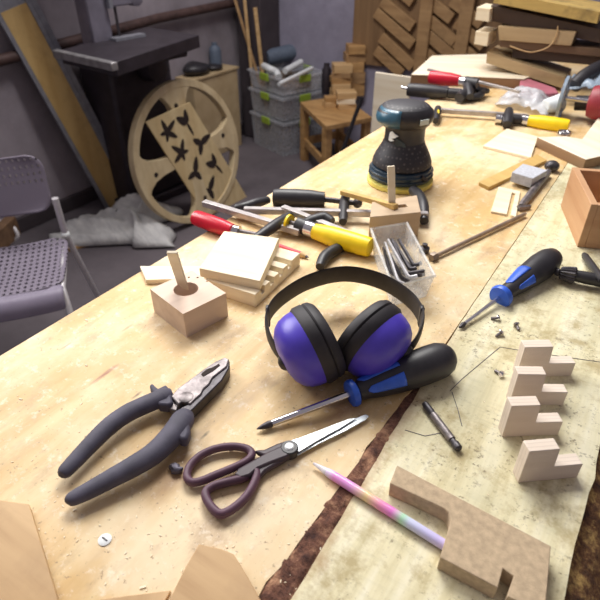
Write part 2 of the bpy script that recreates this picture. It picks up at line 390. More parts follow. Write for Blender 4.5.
# ------------------------------------------------------------------ workbench
bench = thing('workbench', 'long wooden workbench of worn plywood with a live-edge slab along its right side', 'workbench', (-.25,.9,0))
BO = Vector((-.25,.9,0))
BY0, BY1 = -.35, 2.45
def seam_w(y): return .0205 if y < .19 else max(.0012, .0205*(1-(y-.19)/.40)**1.15) if y < .59 else .0012
ys = [BY0+(BY1-BY0)*i/140 for i in range(141)]
jag = lambda y, s: .003*(noise.noise(Vector((s, y*38, 0)))+.6*noise.noise(Vector((s, y*110, 3))))*min(1, seam_w(y)/.006)
ply_r = [(-.129-seam_w(y)/2+jag(y, 1.), y) for y in ys]
slab_l = [(-.129+seam_w(y)/2+jag(y, 9.), y) for y in ys]
slab_r = [(.052+.006*noise.noise(Vector((5, y*9, 0)))+.002*noise.noise(Vector((5, y*60, 0)))+.05*max(0, y-.9), y) for y in ys]
def strip(name, L, Rr, z0, z1, mat):
    mb = MB(); vs = []
    for (a, b) in zip(L, Rr):
        vs.append([mb.bm.verts.new(Vector((p[0], p[1], z))-BO) for p, z in ((a, z0), (b, z0), (b, z1), (a, z1))])
    for A, B in zip(vs, vs[1:]):
        for k in range(4): mb.bm.faces.new([A[k], A[(k+1)%4], B[(k+1)%4], B[k]])
    mb.bm.faces.new(vs[0]); mb.bm.faces.new(vs[-1][::-1])
    o = mb.build(name, mat, bench); return o
o = strip('plywood_top', [(-.557, y) for y in ys], ply_r, HB-.036, HB, 'bench')
strip('live_edge_slab', slab_l, slab_r, HB-.045, HB, 'slab')
def bump_strip(name, y0, y1, n, m, fx, fz, mat):
    mb = MB(); g = []
    for i in range(n+1):
        y = y0+(y1-y0)*i/n
        g.append([mb.bm.verts.new(Vector((fx(y, j/m), y, fz(y, j/m)))-BO) for j in range(m+1)])
    for A, B in zip(g, g[1:]):
        for j in range(m): mb.bm.faces.new([A[j], A[j+1], B[j+1], B[j]])
    return mb.build(name, mat, bench, ang=80)
nz = lambda a, b, c=0: noise.noise(Vector((a, b, c)))
bump_strip('bark_seam', BY0, .60, 420, 9, lambda y, t: -.129+(t-.5)*(seam_w(y)+.008),
           lambda y, t: HB-.004+(.0042*(1-(2*t-1)**4)+.0022*nz(t*2.5*seam_w(y)/.02, y*70)+.0016*nz(t*6*seam_w(y)/.02, y*170, 2))*min(1, seam_w(y)/.012), 'bark')
bump_strip('bark_edge', BY0, BY1, 460, 10, lambda y, t: .040+.006*nz(5, y*9)+.05*max(0, y-.9)+t*.062+.008*nz(t*2, y*14, 7)*t,
           lambda y, t: HB-.003-.012*t-.04*t*t+.005*nz(t*5, y*45, 1)*(.25+t)+.0035*nz(t*11, y*130, 4)*(.25+t), 'bark2')
for p in [[(450,391),(462,379),(500,347),(530,352),(600,362)], [(452,392),(458,410),(462,426)], [(405,430),(425,436),(446,432)]]:
    MB().tube([W(*q, .0002)-BO for q in p], .00038, 6).build('pencil_line', 'lead', bench)
MB().box(Vector((-.525,(BY0+BY1)/2,HB-.086))-BO, (.03,BY1-BY0-.1,.10)).build('apron', 'tan', bench)
MB().box(Vector((.0,(BY0+BY1)/2,HB-.095))-BO, (.03,BY1-BY0-.1,.10)).build('apron', 'tan', bench)
for x in (-.49, -.03):
    for y in (BY0+.1, BY1-.1): MB().box(Vector((x,y,(HB-.04)/2))-BO, (.08,.08,HB-.04)).build('leg', 'tan', bench, bevel=.004)

# ------------------------------------------------------------------ helper for flat boards laid on the bench
def board(name, px, z0, z1, mat, label, cat, group=None, bevel=.0006, axis=None, parent=None):
    """outline px read at its top face z1"""
    P = [W(x, y, z1) for x, y in px]; c = sum(P, Vector())/len(P); c.z = HB+z0
    ang = frame(P[0], P[1])[0] if axis is None else axis
    R = Matrix.Rotation(-ang, 3, 'Z'); L = [R @ (p-c) for p in P]
    o = MB().prism([(p.x, p.y) for p in L], 0, z1-z0).build(name, mat, None, bevel=bevel)
    o.location = c; o.rotation_euler = (0,0,ang)
    return tag(o, label, cat, group)
class Ax:
    """a straight tool axis between two points over the bench"""
    def __init__(s, p0, p1, z0, z1):
        s.A = W(*p0, z0); s.B = W(*p1, z1); s.d = (s.B-s.A).normalized(); s.L = (s.B-s.A).length
        s.base = Vector((s.A.x, s.A.y, HB))
    def s_(s, x, y):
        r = ray(x, y).normalized(); w = s.A-CAM; b = s.d.dot(r); return (b*r.dot(w)-s.d.dot(w))/(1-b*b)
    def at(s, x, y): return s.A+s.d*s.s_(x, y)
    def prof(s, st): # [(x, y, radius in px)]
        out = []
        for x, y, n in st:
            t = s.s_(x, y); out.append((n*mpp(s.A+s.d*t), t))
        return out
    def lathe(s, st, seg=24, **k): return MB().lathe(s.prof(st), seg, s.A, s.d, **k)

# ------------------------------------------------------------------ screwdrivers
def screwdriver(label, p0, p1, z0, z1, shaft, tip, collar, handle, inlays):
    a = Ax(p0, p1, z0, z1); t = thing('screwdriver', label, 'screwdriver', a.base, 0, 'blue collared screwdrivers')
    wbuild(a.lathe(shaft), 'shaft', 'chrome', t); wbuild(a.lathe(tip, 12), 'tip', 'gun', t)
    wbuild(a.lathe(collar), 'collar', 'royal', t); h = wbuild(a.lathe(handle, 32), 'handle', 'black', t)
    pr = sorted((s_, r) for r, s_ in a.prof(handle))
    def rad(s_):
        for (s0, r0), (s1, r1) in zip(pr, pr[1:]):
            if s0 <= s_ <= s1: return r0+(r1-r0)*(s_-s0)/max(1e-9, s1-s0)
        return pr[-1][1]
    side = Vector((-a.d.y, a.d.x, 0)).normalized(); upv = side.cross(a.d) * -1
    upv = a.d.cross(side)
    for (q0, q1, c, w0, w1) in inlays:      # inlaid grips that follow the handle's surface
        s0, s1 = a.s_(*q0), a.s_(*q1); mb = MB(); g = []
        for i in range(11):
            u = i/10; s_ = s0+(s1-s0)*u; w = (w0+(w1-w0)*u)*(math.sin(PI*min(1, max(0, u*6+.15)/1)/2) if u < .16 else 1)
            row = []
            for j in range(9):
                an = math.radians(c+(j/8-.5)*2*w); row.append(mb.bm.verts.new(a.A+a.d*s_+(upv*math.cos(an)+side*math.sin(an))*(rad(s_)+.0006)))
            g.append(row)
        for A_, B_ in zip(g, g[1:]):
            for j in range(8): mb.bm.faces.new([A_[j], A_[j+1], B_[j+1], B_[j]])
        o = wbuild(mb, 'grip_inlay', 'royal', h); o['label'] = 'royal blue grip inlay'
        sd = o.modifiers.new('thick', 'SOLIDIFY'); sd.thickness = .0012; sd.offset = -.5
    return t
screwdriver('large crosshead screwdriver with blue collar lying against the violet ear defenders', (257,429), (453,355), .004, .0205,
    [(272,424,3.5),(300,414,3.6),(352,393,3.8)], [(257,429.5,.6),(262,427.5,2.6),(268,425.5,3.8),(273,423.6,3.5)],
    [(348.5,394.5,5),(349.5,394.1,13),(352,393.2,14.2),(355,392.2,13.6),(357,391.5,9)],
    [(357,391.4,10),(366,388,11.5),(380,383.5,14.5),(396,377.5,17),(412,371.5,18.3),(430,365,18.8),(440,360.2,18.2),(447,357.6,15),(451,356.1,10.5),(452.6,355.5,5),(453,355.4,0)],
    [((360,390.4),(398,376.8),30,34,40), ((364,388.8),(398,376.8),-58,18,24)])
screwdriver('smaller screwdriver with blue collar lying apart on the pale slab near the chuck', (460,327), (552,258), .0035, .0175,
    [(462,325.5,2.0),(480,312,2.0),(500,297,2.3)], [(459.6,327.4,1.2),(463,324.9,2.8),(465,323.4,2.0)],
    [(498.2,297.8,4),(498.8,297.3,11),(500.5,296,12.2),(502.2,294.8,11.5),(503.5,293.8,7)],
    [(504,293.3,8),(511,288.2,8.6),(520,281.5,11),(530,274,13),(540,267,14),(548,261,13),(553,257.3,10),(556,255,5),(556.6,254.6,0)],
    [((508,290),(526,277),22,28,34), ((511,288),(524,278.5),-62,14,20)])

# ------------------------------------------------------------------ ear defenders
muff = thing('ear_defenders', 'violet-blue ear defenders with a black headband lying open at the bench centre', 'ear defenders', W(345,330))
camr = RT; camf = Fh
def cup(px, py, z, cr, cf, height, length, tilt, pivot):
    c = W(px, py, z); n = (camr*cr+camf*cf).normalized(); n = (n+UP*tilt).normalized()
    lx = UP.cross(n).normalized(); up = n.cross(lx)
    R = Matrix((lx, up, n)).transposed()
    def oval(prof, name, mat, seg=40, par=muff):
        mb = MB(); rings = []
        for k, h in prof:
            if k < 1e-6: rings.append([mb.bm.verts.new(c+n*h)])
            else:
                rings.append([mb.bm.verts.new(c+R@Vector((length*k*math.copysign(abs(math.cos(a))**.92, math.cos(a)), height*k*math.copysign(abs(math.sin(a))**.92, math.sin(a)), h))) for a in [2*PI*i/seg for i in range(seg)]])
        for A, B in zip(rings, rings[1:]):
            for i in range(seg):
                q = []
                for v in (A[i%len(A)], A[(i+1)%len(A)], B[(i+1)%len(B)], B[i%len(B)]):
                    if v not in q: q.append(v)
                mb.bm.faces.new(q)
        if len(rings[0]) > 1: mb.bm.faces.new(rings[0][::-1])
        if len(rings[-1]) > 1: mb.bm.faces.new(rings[-1])
        return wbuild(mb, name, mat, par)
    oval([(.97,.004),(.975,.008),(.955,.015),(.90,.023),(.79,.030),(.60,.0355),(.34,.0385),(0,.0395)], 'ear_cup', 'blue')
    oval([(.95,-.006),(1.03,-.005),(1.035,.004),(.97,.008)], 'cup_rim', 'softblack')
    oval([(.55,-.013),(.76,-.018),(.90,-.0175),(1.0,-.013),(1.02,-.008),(.95,-.004)], 'ear_cushion', 'softblack')
    oval([(0,-.010),(.56,-.010),(.56,-.013)], 'ear_liner', 'softblack')
    return c, n, R
cL = cup(314,344,.043,-1,-.42,.043,.042,-.30, None)
cR = cup(370,338,.043,1,-.95,.043,.042,-.36, None)
bz = .036
path = [(287,361,.030),(276,350,.034),(268,333,.038),(268,316,.042),(281,299,.044),(309,282,.046),(345,274,.046),(380,281,.046),(408,298,.044),(421,316,.042),(420,332,.038),(413,345,.034),(404,352,.032)]
P = [W(x, y, z) for x, y, z in path]; S = smoothpath(P, 8); ns = len(S)
wd = []
for i in range(ns):
    u = i/(ns-1); k = math.sin(PI*u)
    wd.append((.0085+.0060*min(1, k*1.5), .0022))
wbuild(MB().tube(S, wd, 16, upv=UP*1.0+camf*-.25), 'headband', 'softblack', muff)
for q in (P[0], P[-1]):
    wbuild(MB().sphere(q, .010, (1,1,1.1)), 'pivot', 'black', muff)
for i in (3, len(P)-4): wbuild(MB().box(P[i], (.005,.009,.028), Matrix.Rotation(YAW, 3, 'Z')), 'slide_adjuster', 'black', muff, bevel=.002)

# ------------------------------------------------------------------ pliers
pl = thing('combination_pliers', 'old combination pliers with slate-grey rubber grips lying open, jaws to the right', 'pliers', W(160,420))
def grip(st, name):
    pts = [W(x, y, z) for x, y, n, z in st]; rr = [n*mpp(p) for (x, y, n, z), p in zip(st, pts)]
    pp = smoothpath(pts, 5); r2 = []
    for i in range(len(rr)-1):
        for j in range(5): r2.append(rr[i]+(rr[i+1]-rr[i])*j/5)
    r2.append(rr[-1])
    return wbuild(MB().tube(pp, r2, 18, flat=.82), name, 'rubber', pl)
g1 = grip([(60,476.5,1,.010),(61.5,475,5.5,.010),(65,471.5,8,.0105),(75,461,8.8,.011),(92,443,9.5,.012),(110,425.5,10,.013),(128,413,10,.013),(146,404.5,10,.013),(158,399.5,10,.013),(163,397,10.5,.013),(168,394.5,8,.013),(172,393,5,.013)], 'grip')
g2 = grip([(66,503,1,.010),(68,501.5,6,.010),(74,498,8.3,.0105),(90,490,9.5,.011),(112,478,10.5,.012),(134,466,11.5,.013),(153,454,12,.013),(168,440,12.5,.013),(178,427.5,12.5,.013),(183,419,12,.013),(186,413,8,.013)], 'grip')
def flange(par, pts, z0, z1):
    Q = [W(x, y, z1) for x, y in pts]
    return wbuild(MB().prism([(p.x, p.y) for p in Q], HB+z0, HB+z1), 'thumb_guard', 'rubber', par, bevel=.003)
flange(g1, [(149,385),(152,382.5),(158,388),(166,384),(170,390),(173,402),(168,405),(158,404)], .006, .018)
flange(g2, [(177,410),(186,411),(189,418),(190,431),(187,439),(180,439),(170,430)], .006, .0185)
def plate(par, name, pts, z0, z1, mat, bev=.0012):
    Q = [W(x, y, z1) for x, y in pts]
    return wbuild(MB().prism([(p.x, p.y) for p in Q], HB+z0, HB+z1), name, mat, par, bevel=bev)
j1 = plate(pl, 'jaw', [(171,396),(178,388),(193,377),(205,368),(216,361),(225,357),(229,359),(227,366),(213,377),(209,384),(204,388),(201,394),(196,398),(190,404),(185,401),(178,404)], .004, .0175, 'darksteel')
j2 = plate(pl, 'jaw', [(229.5,360),(229,368),(222,380),(208,394),(198,404),(190,412),(186,414),(180,408),(190,403),(199,395),(206,386),(211,379),(220,370)], .002, .0155, 'gun')
plate(j1, 'pipe_grip_recess', [(201,374),(206,369.5),(213,367),(219,363.5),(220,365.5),(213,371),(206,375),(203,376.5)], .0170, .0179, 'darkhole', 0)
q = W(186,397,.0178); wbuild(MB().lathe([(.0075,-.003),(.0075,.0001),(.007,.0004),(0,.0005)], 20, q), 'pivot', 'darksteel', pl)
plate(pl, 'tang', [(163,400),(172,396),(180,404),(176,411),(170,409)], .005, .013, 'darksteel')

# ------------------------------------------------------------------ scissors
sc = thing('scissors', 'scissors with dark maroon handles and pale steel blades, tips pointing right', 'scissors', W(280,455))
def loop(pts, r, name='handle_loop', mat='maroon'):
    P_ = smoothpath([W(x, y, .006) for x, y in pts], 5, True)
    return wbuild(MB().tube(P_, r, 12, True, flat=1.15), name, mat, sc)
loop([(187,476),(190,466),(200,456),(215,449),(232,446.5),(246,448.5),(252,454),(247,461),(233,468),(216,475),(200,481.5),(191,482)], .0037)
loop([(206,492),(214,486),(228,482),(243,478),(253,471.5),(257,474),(254,484),(246,497),(234,508),(222,514),(214,510),(207,500)], .0039)
plate(sc, 'shank', [(238,468),(252,460),(268,451),(281,445.5),(290,444),(294,447),(288,456),(272,462),(258,468),(250,475),(240,478),(234,474)], .003, .0105, 'maroondark', .002)
plate(sc, 'shank', [(254,449.5),(264,449),(276,443.5),(286,440),(294,440.5),(297,447),(291,455),(280,462),(266,470),(257,480),(250,483),(252,472),(262,464),(272,455),(262,455)], .002, .0085, 'maroondark', .002)
plate(sc, 'blade', [(289,441),(300,437.5),(348,419),(357,417.5),(340,428),(318,440),(300,451),(293,453)], .0055, .0068, 'satin', .0003)
plate(sc, 'blade', [(294,446),(330,430),(357,417.5),(366,414),(369,416),(366,419.5),(345,431),(320,443),(298,455),(292,454)], .003, .0044, 'satin', .0003)
wbuild(MB().lathe([(.0046,-.002),(.0046,.0008),(.0034,.002),(0,.0022)], 20, W(289.5,447,.0105)), 'pivot_screw', 'white', sc)
wbuild(MB().lathe([(.0085,-.008),(.0085,-.0005),(.0075,.0006),(0,.0006)], 24, W(289.5,447,.0105)), 'pivot_boss', 'black', sc)

# ------------------------------------------------------------------ fibreboard jig, pen, punch
fb = board('fibreboard_jig', [(397,465),(551,546),(545,614),(507,596),(514,576),(503,568),(498,588),(440,557),(451,520),(449,512),(444,508),(390,483)], 0, .017, 'mdf',
      'notched brown fibreboard offcut lying on the slab at the lower right', 'board', bevel=.0007)
a = Ax((313,463), (462,556), .0048, .0052)
pn = thing('gel_pen', 'clear gel pen with rainbow ink lying across the bark seam, end under the brown fibreboard', 'pen', a.base)
def local_axis_obj(mb_prof, name, mat, par, a, seg=16):
    o = MB().lathe(mb_prof, seg, (0,0,0), (1,0,0)).build(name, mat, par)
    o.location = a.A-par.location; o.rotation_euler = a.d.to_track_quat('X', 'Z').to_euler(); return o
PP = a.prof([(326,471,3.6),(330,473.5,4.6),(345,483,5.0),(400,517,5.4),(443,544,5.6),(446,546,5.4)])
local_axis_obj(PP, 'barrel', 'pen', pn, a)
local_axis_obj(a.prof([(313.5,463.3,1.2),(320,467.5,2.6),(327,471.8,3.9)]), 'cap', 'penclear', pn, a)
a = Ax((425,404), (459,449), .0042, .0042)
bt = thing('nail_punch', 'short dark steel punch lying alone on the slab right of the large screwdriver', 'punch', a.base)
wbuild(a.lathe([(424.5,403.4,3),(426,405.2,3.6),(431,412,3.8),(433,414.5,3.2)]), 'striking_end', 'gun', bt)
wbuild(a.lathe([(433,414.5,3.9),(452,439.6,4.2)]), 'shank', 'darksteel', bt)
wbuild(a.lathe([(452,439.6,3.2),(454,442.5,3.2),(455,443.8,4.3),(458.5,448.4,4.2),(459.5,449.8,2.6)]), 'collar', 'gun', bt)

# ------------------------------------------------------------------ L blocks standing on the slab
lb = [((502,437),(558,435),(512,406),'first L-shaped block of three standing close together, nearest the camera'),
      ((513,401.5),(566,406),(521.5,379.5),'middle L-shaped block of three standing close together on the slab'),
      ((516,377),(571,376),(530,347),'farthest L-shaped block of three standing close together on the slab'),
      ((518,483),(577,477.5),(532.5,455),'L-shaped block standing apart from the other three, nearest the bark edge')]
lb[1] = ((509,404.5),(563,405.5),(521.5,379.5), lb[1][3])
for (p0, p1, tp, lab) in lb:
    A_, B_ = W(*p0), W(*p1); ang, L = frame(A_, B_); Hh = .043; th = .0125
    k = .055/L if False else 1
    pts = [(0,0),(L,0),(L,Hh*.44),(L*.52,Hh*.44),(L*.50,Hh),(0,Hh)]
    mb = MB(); mb.hexa([(x, 0, z) for x, z in pts], [(x, th, z) for x, z in pts])
    o = mb.build('stepped_block', 'lam', None, bevel=.0006); o.location = A_; o.rotation_euler = (0,0,ang)
    tag(o, lab, 'wood block', 'L-shaped laminated wooden blocks')

# ------------------------------------------------------------------ small screws and crumbs
for (x, y, an, lab) in [(497,320,.4,'tiny silver screw on the slab just below the smaller screwdriver, farthest of four'), (516,327,2.2,'tiny silver screw on the slab, rightmost of the three in a cluster'),
                   (500,335,1.2,'tiny silver screw on the slab, nearest of the three in a cluster'), (500,376,-.5,'tiny screw on the slab left of the L-shaped blocks, apart from the others')]:
    c = W(x, y); t = thing('screw', lab, 'screw', c, an, 'tiny silver screws on the slab')
    MB().lathe([(.0016,0),(.0040,.0006),(.0042,.002),(.0030,.0030),(0,.0034)], 14, (0,0,.003), (.85,0,.5)).build('screw_head', 'chrome', t)
    MB().lathe([(.0018,-.008),(.0019,0)], 8, (0,0,.0034), (.85,0,.2)).build('screw_shank', 'darksteel', t)
mb = MB().sphere((0,0,.0035), .0055, (1.3,.9,.75), 10)
for v in mb.bm.verts: v.co += Vector((1,1,.6))*.0022*noise.noise(v.co*420); v.co.z = max(.0002, v.co.z)
tag(mb.build('solder_lump', 'lead', None), 'small lumpy grey piece of lead beside the scissors handle', 'lump', loc=W(176,471))
t = thing('sunk_screw', 'pale screw head sunk in the bench top below the pliers handles', 'screw', W(105,540))
MB().lathe([(.0055,0),(.0055,.0008),(.004,.0014),(0,.0015)], 18).build('screw_head', 'white', t)
MB().box((0,0,.0015), (.006,.0012,.0004)).build('screw_slot', 'gun', t)
# chips and dust
mb = MB()
for i in range(620):
    y = random.uniform(-.15, 1.7); x = random.uniform(-.54, .03); k = random.random()
    if i < 170: q = W(random.gauss(150, 90), random.gauss(530, 45)); x, y = q.x, q.y
    if not (-.55 < x < .035 and y > .1): continue
    s_ = random.uniform(.0004, .0013)*(1+.8*(k > .9)); mb.box((x, y, HB+s_*.2), (s_*random.uniform(1,2.4), s_*.7, s_*.4), Matrix.Rotation(random.uniform(0, 6.3), 3, 'Z'))
o = wbuild(mb, 'wood_chips', 'pale', None, origin=(-.25,.5,HB), smooth=False)
tag(o, 'scattered wood chips and sawdust crumbs over the bench top', 'sawdust', kind='stuff')

# ------------------------------------------------------------------ boards lying on the near bench edge
board('pointed_board', [(29,504),(60,606),(40,640),(-40,640),(-40,498),(0,500)], 0, .008, 'tany', 'thin tan board with a pointed end at the lower left corner', 'board', axis=PI/2)
board('shaped_board', [(199,544),(222,549),(234,554),(248,577),(264,606),(258,640),(150,640),(174,590),(186,566)], 0, .008, 'tany', 'thin tan board with a tapered end at the bottom edge, left of the bark seam', 'board', axis=PI/2)
board('thin_batten', [(100,599),(171,590),(160,610),(100,625)], 0, .003, 'tany', 'sliver of thin board beside the tapered board at the bottom edge', 'board')

# ------------------------------------------------------------------ block with a hole, sticks, grooved plates
hz = .036
F_, R_, L_ = W(183,314,hz), W(226,293,hz), W(150,289,hz); Bk = R_+L_-F_
c = (F_+R_+L_+Bk)/4; c.z = HB
ang = frame(F_, R_)[0]; Rm = Matrix.Rotation(-ang, 3, 'Z')
mb = MB().prism([((Rm@(p-c)).x, (Rm@(p-c)).y) for p in (F_, R_, Bk, L_)], 0, hz)
o = mb.build('drilled_block', 'lime', None); o.location = c; o.rotation_euler = (0,0,ang)
hc = W(186,289,hz)-c; hc = Rm@hc
cut(o, MB().cyl((hc.x, hc.y, .006), (hc.x, hc.y, .06), .0155, seg=32))
for dx, dy in ((.026,.012), (.030,-.004), (.018,.020)):
    cut(o, MB().cyl((hc.x+dx, hc.y+dy, .02), (hc.x+dx, hc.y+dy, .06), .0016, seg=12))
tag(o, 'square pinkish wooden block with a large round hole on the left of the bench', 'wood block')
def stick(label, a, b, w, t, mat='paleply', name='wooden_stick', group='loose pale wooden sticks', up=None):
    d = b-a; o = MB().box((0,0,d.length/2), (w, t, d.length)).build(name, mat, None, bevel=.0006)
    o.location = a; q = d.to_track_quat('Z', 'Y'); o.rotation_mode = 'XYZ'
    if up is not None:
        z = d.normalized(); x = up.cross(z).normalized(); y = z.cross(x); o.rotation_euler = Matrix((x, y, z)).transposed().to_euler()
    else: o.rotation_euler = q.to_euler()
    return tag(o, label, 'stick', group)
H0 = W(188,294,hz*.92); yv = H0.y
stick('pale stick standing tilted in the round hole of the pinkish block', W(186.5,296,.0085), Y(172,252,yv-.012), .0125, .004, up=-Fh)
o = board('wooden_stick', [(140,266),(206,266),(206,278),(146,280)], 0, .007, 'pale', 'pale flat stick lying behind the pinkish drilled block, poking out left', 'stick', 'loose pale wooden sticks')
# lower grooved plate
zt = .020; Q = [W(x, y, zt) for x, y in [(212,281),(262,297),(295,250),(246,240)]]; c = sum(Q, Vector())/4; c.z = HB
ang = frame(Q[0], Q[1])[0]; Rm = Matrix.Rotation(-ang, 3, 'Z'); q = [Rm@(p-c) for p in Q]
x0, x1 = (q[0].x+q[3].x)/2, (q[1].x+q[2].x)/2; y0, y1 = (q[0].y+q[1].y)/2, (q[2].y+q[3].y)/2
prof = [(y0,0)]; prof2 = []
n = 5; pit = (y1-y0)/n
top = []
for i in range(n):
    a0 = y0+i*pit; top += [(a0, zt), (a0+pit*.52, zt), (a0+pit*.62, zt-.009), (a0+pit*.95, zt-.009)]
top = top[:-2]+[(y1, zt)]
pr = [(y0,0)]+top+[(y1,0)]
mb = MB().hexa([(x0, y, z) for y, z in pr], [(x1, y, z) for y, z in pr])
lp = mb.build('grooved_plate', 'pale', None, bevel=.0005); lp.location = c; lp.rotation_euler = (0,0,ang)
tag(lp, 'pale wooden plate with cut grooves lying under the smooth plate', 'wood plate', 'stacked pale wooden plates')
o = board('wooden_plate', [(199,268),(260,281),(279,238),(224,231)], zt, zt+.014, 'pale', 'smooth pale wooden plate lying on top of the grooved plate', 'wood plate', 'stacked pale wooden plates')
# red pencil
a = Ax((268,243), (309,257.5), .0034, .0034); t = thing('pencil', 'red pencil lying behind the stacked pale plates', 'pencil', a.base)
wbuild(a.lathe([(268,243,3.2),(301,254.6,3.2)], 6), 'barrel', 'reddull', t); wbuild(a.lathe([(301,254.6,3.2),(306,256.4,1.6)], 10), 'sharpened_wood', 'tan', t); wbuild(a.lathe([(306,256.4,1.6),(309,257.5,.3)], 8), 'lead_point', 'lead', t)

# grey-brown block with sticks
hz = .043
o = board('squared_block', [(370,217),(421,212),(417,195),(372,202)], 0, hz, 'greywood', 'squared dull wooden block in front of the sander', 'wood block', bevel=.001)
c = o.matrix_basis.inverted() @ W(402,206,hz)
cut(o, MB().box((c.x, c.y, hz), (.016,.011,.03)))
S0 = W(392,206,hz); stick('short pale stick standing upright on the dull block before the sander', Vector((S0.x, S0.y, HB+hz)), Y(391,166,S0.y+.004), .0115, .004, up=-Fh)
stick('round-edged pale stick lying aslant against the top of the dull block', W(342,192,.031), W(396,207,hz+.0045), .010, .008, 'ochre')

# ------------------------------------------------------------------ clear bin with hex keys
zt = .040
rim = [W(x, y, zt) for x, y in [(371,229),(407,223),(435,276),(393,287)]]; cc = sum(rim, Vector())/4
t = thing('clear_bin', 'frosted clear plastic bin holding hex keys, between ear defenders and dull block', 'bin', (cc.x, cc.y, HB))
base = [Vector((cc.x, cc.y, HB+.001))+(p-cc).xy.to_3d()*.86 for p in rim]
inner = lambda P, k, z: [Vector((cc.x, cc.y, 0))+Vector(((p-cc).x*k, (p-cc).y*k, z)) for p in P]
mb = MB(); A = [mb.bm.verts.new(p) for p in base]; B = [mb.bm.verts.new(p) for p in rim]
mb.bm.faces.new(A)
for i in range(4): mb.bm.faces.new([A[i], A[(i+1)%4], B[(i+1)%4], B[i]])
o = wbuild(mb, 'bin_body', 'clearpl', t, smooth=False); sd = o.modifiers.new('wall', 'SOLIDIFY'); sd.thickness = .0016; sd.offset = -1
wbuild(MB().tube(rim, .0022, 8, True), 'rim', 'clearpl', t)
keys = [((388,240),(409,278),(417,276),'steel','long silver hex key lying uppermost in the clear bin'),((385,243),(398,282),(404,284),'steel','silver hex key along the left wall of the clear bin'),
        ((392,240),(406,274),(424,271),'gun','dark hex key with its short arm across the front of the clear bin'),((395,243),(410,270),(416,268),'gun','dark hex key along the middle of the clear bin'),
        ((399,240),(414,266),(421,263),'gun','dark hex key along the right wall of the clear bin'),((384,248),(390,272),(396,275),'gun','short dark hex key at the left rear of the clear bin'),
        ((400,254),(418,276),(424,274),'gun','small dark hex key at the front right of the clear bin'),((388,252),(402,279),(409,281),'gun','dark hex key below the silver one in the clear bin')]
for i, (p, q, r, mt, lab) in enumerate(keys):
    z = .012+.0028*(7-i)*.9; R_ = .0026 if mt == 'steel' else .0029
    A_, B_, D_ = W(*p, z+.002), W(*q, z), W(*r, z+.001)
    pts = [A_, B_+(A_-B_).normalized()*.005, B_+(A_-B_).normalized()*.0014+(D_-B_).normalized()*.0014, B_+(D_-B_).normalized()*.005, D_]
    o = wbuild(MB().tube(pts, R_, 6), 'hex_key', mt, None, origin=(B_.x, B_.y, B_.z-R_)); tag(o, lab, 'hex key', 'hex keys in the clear bin')
a = Ax((420,250), (428,250), .006, .006)
o = wbuild(MB().lathe([(.004,0),(.0075,.001),(.0078,.008),(.004,.010),(.004,.014),(0,.0145)], 16, W(424,252), (0,0,1)), 'round_knob', 'gun', None, origin=W(424,252)); tag(o, 'small dark metal knob beside the clear bin', 'knob')
a = Ax((431,258), (525,214), .0052, .0052); t = thing('coach_bolt', 'long dull bolt lying right of the clear bin, pointing to the grey block', 'bolt', a.base)
wbuild(a.lathe([(435,256,2.1),(524,214.5,2.0),(525.5,213.8,1.4)]), 'shank', 'boltsteel', t); wbuild(a.lathe([(431,258,4.0),(432,257.5,4.8),(435.5,255.8,4.8),(436,255.6,3)], 6), 'bolt_head', 'boltsteel', t)

# ------------------------------------------------------------------ clamps
def clamp(label, handle, hmat, spindle, bar, barw, arm, jaws, pad=None, zh=.014, ferr=None, cap=None):
    """bar clamp: a turned handle on a spindle, a flat steel bar, a sliding arm and a fixed jaw"""
    hp0, hp1, hr = handle; a = Ax(hp0, hp1, zh, zh)
    t = thing('bar_clamp', label, 'clamp', a.base, 0, 'bar clamps')
    r = hr*mpp(a.A); L = a.L
    wbuild(MB().lathe([(r*.55,0),(r*.8,L*.01),(r*.84,L*.08),(r,L*.3),(r*1.03,L*.6),(r,L*.9),(r*.92,L*.985),(r*.6,L),(0,L)], 12, a.A, a.d), 'handle', hmat, t)
    if ferr:
        f = Ax(ferr[0], ferr[1], zh, zh); wbuild(f.lathe([(*ferr[0], ferr[2]), (*ferr[1], ferr[2])]), 'ferrule', 'chrome', t)
    if spindle:
        for k, (p, q, n, mt) in enumerate(spindle):
            s = Ax(p, q, zh, zh); wbuild(s.lathe([(*p, n), (*q, n*.95)], 14), 'spindle' if mt != 'black' else 'collar', mt, t)
    A_, B_ = W(*bar[0], bar[2]), W(*bar[1], bar[2]); d = B_-A_; yaw = math.atan2(d.y, d.x)
    w = barw*mpp((A_+B_)/2); rot = d.to_track_quat('X', 'Z').to_matrix()
    wbuild(MB().box((A_+B_)/2, (d.length, w*1.0, w*.95), rot), 'bar', 'barsteel', t, bevel=.0008)
    for name, pts, n in [('sliding_arm', *arm)]+[('fixed_jaw', *j) for j in jaws]:
        P_ = [W(x, y, z) for x, y, z in pts]; rr = [n*k*mpp(p) for p, k in zip(P_, [.8]+[1]*(len(P_)-2)+[.75])]
        S_ = smoothpath(P_, 4); r2 = []
        for i in range(len(rr)-1): r2 += [rr[i]+(rr[i+1]-rr[i])*j/4 for j in range(4)]
        r2.append(rr[-1]); wbuild(MB().tube(S_, r2, 10), name, 'black', t)
    if pad:
        p, n, ax, mt = pad; c = W(*p, zh); axv = (W(*ax, zh)-c).normalized(); rr = n*mpp(c)
        wbuild(MB().lathe([(rr,0),(rr,.004),(rr*.55,.0045),(rr*.5,.003)], 20, c, -axv), 'pad', mt, t)
        wbuild(MB().lathe([(rr*.48,.0),(rr*.5,.005),(rr*.3,.0075),(0,.008)], 16, c, -axv), 'pad_screw', 'chrome', t)
    if cap: 
        for p, n, mt in cap: wbuild(MB().sphere(W(*p, zh), n*mpp(W(*p, zh)), (1,1,1), 12), 'end_cap', mt, t)
    return t
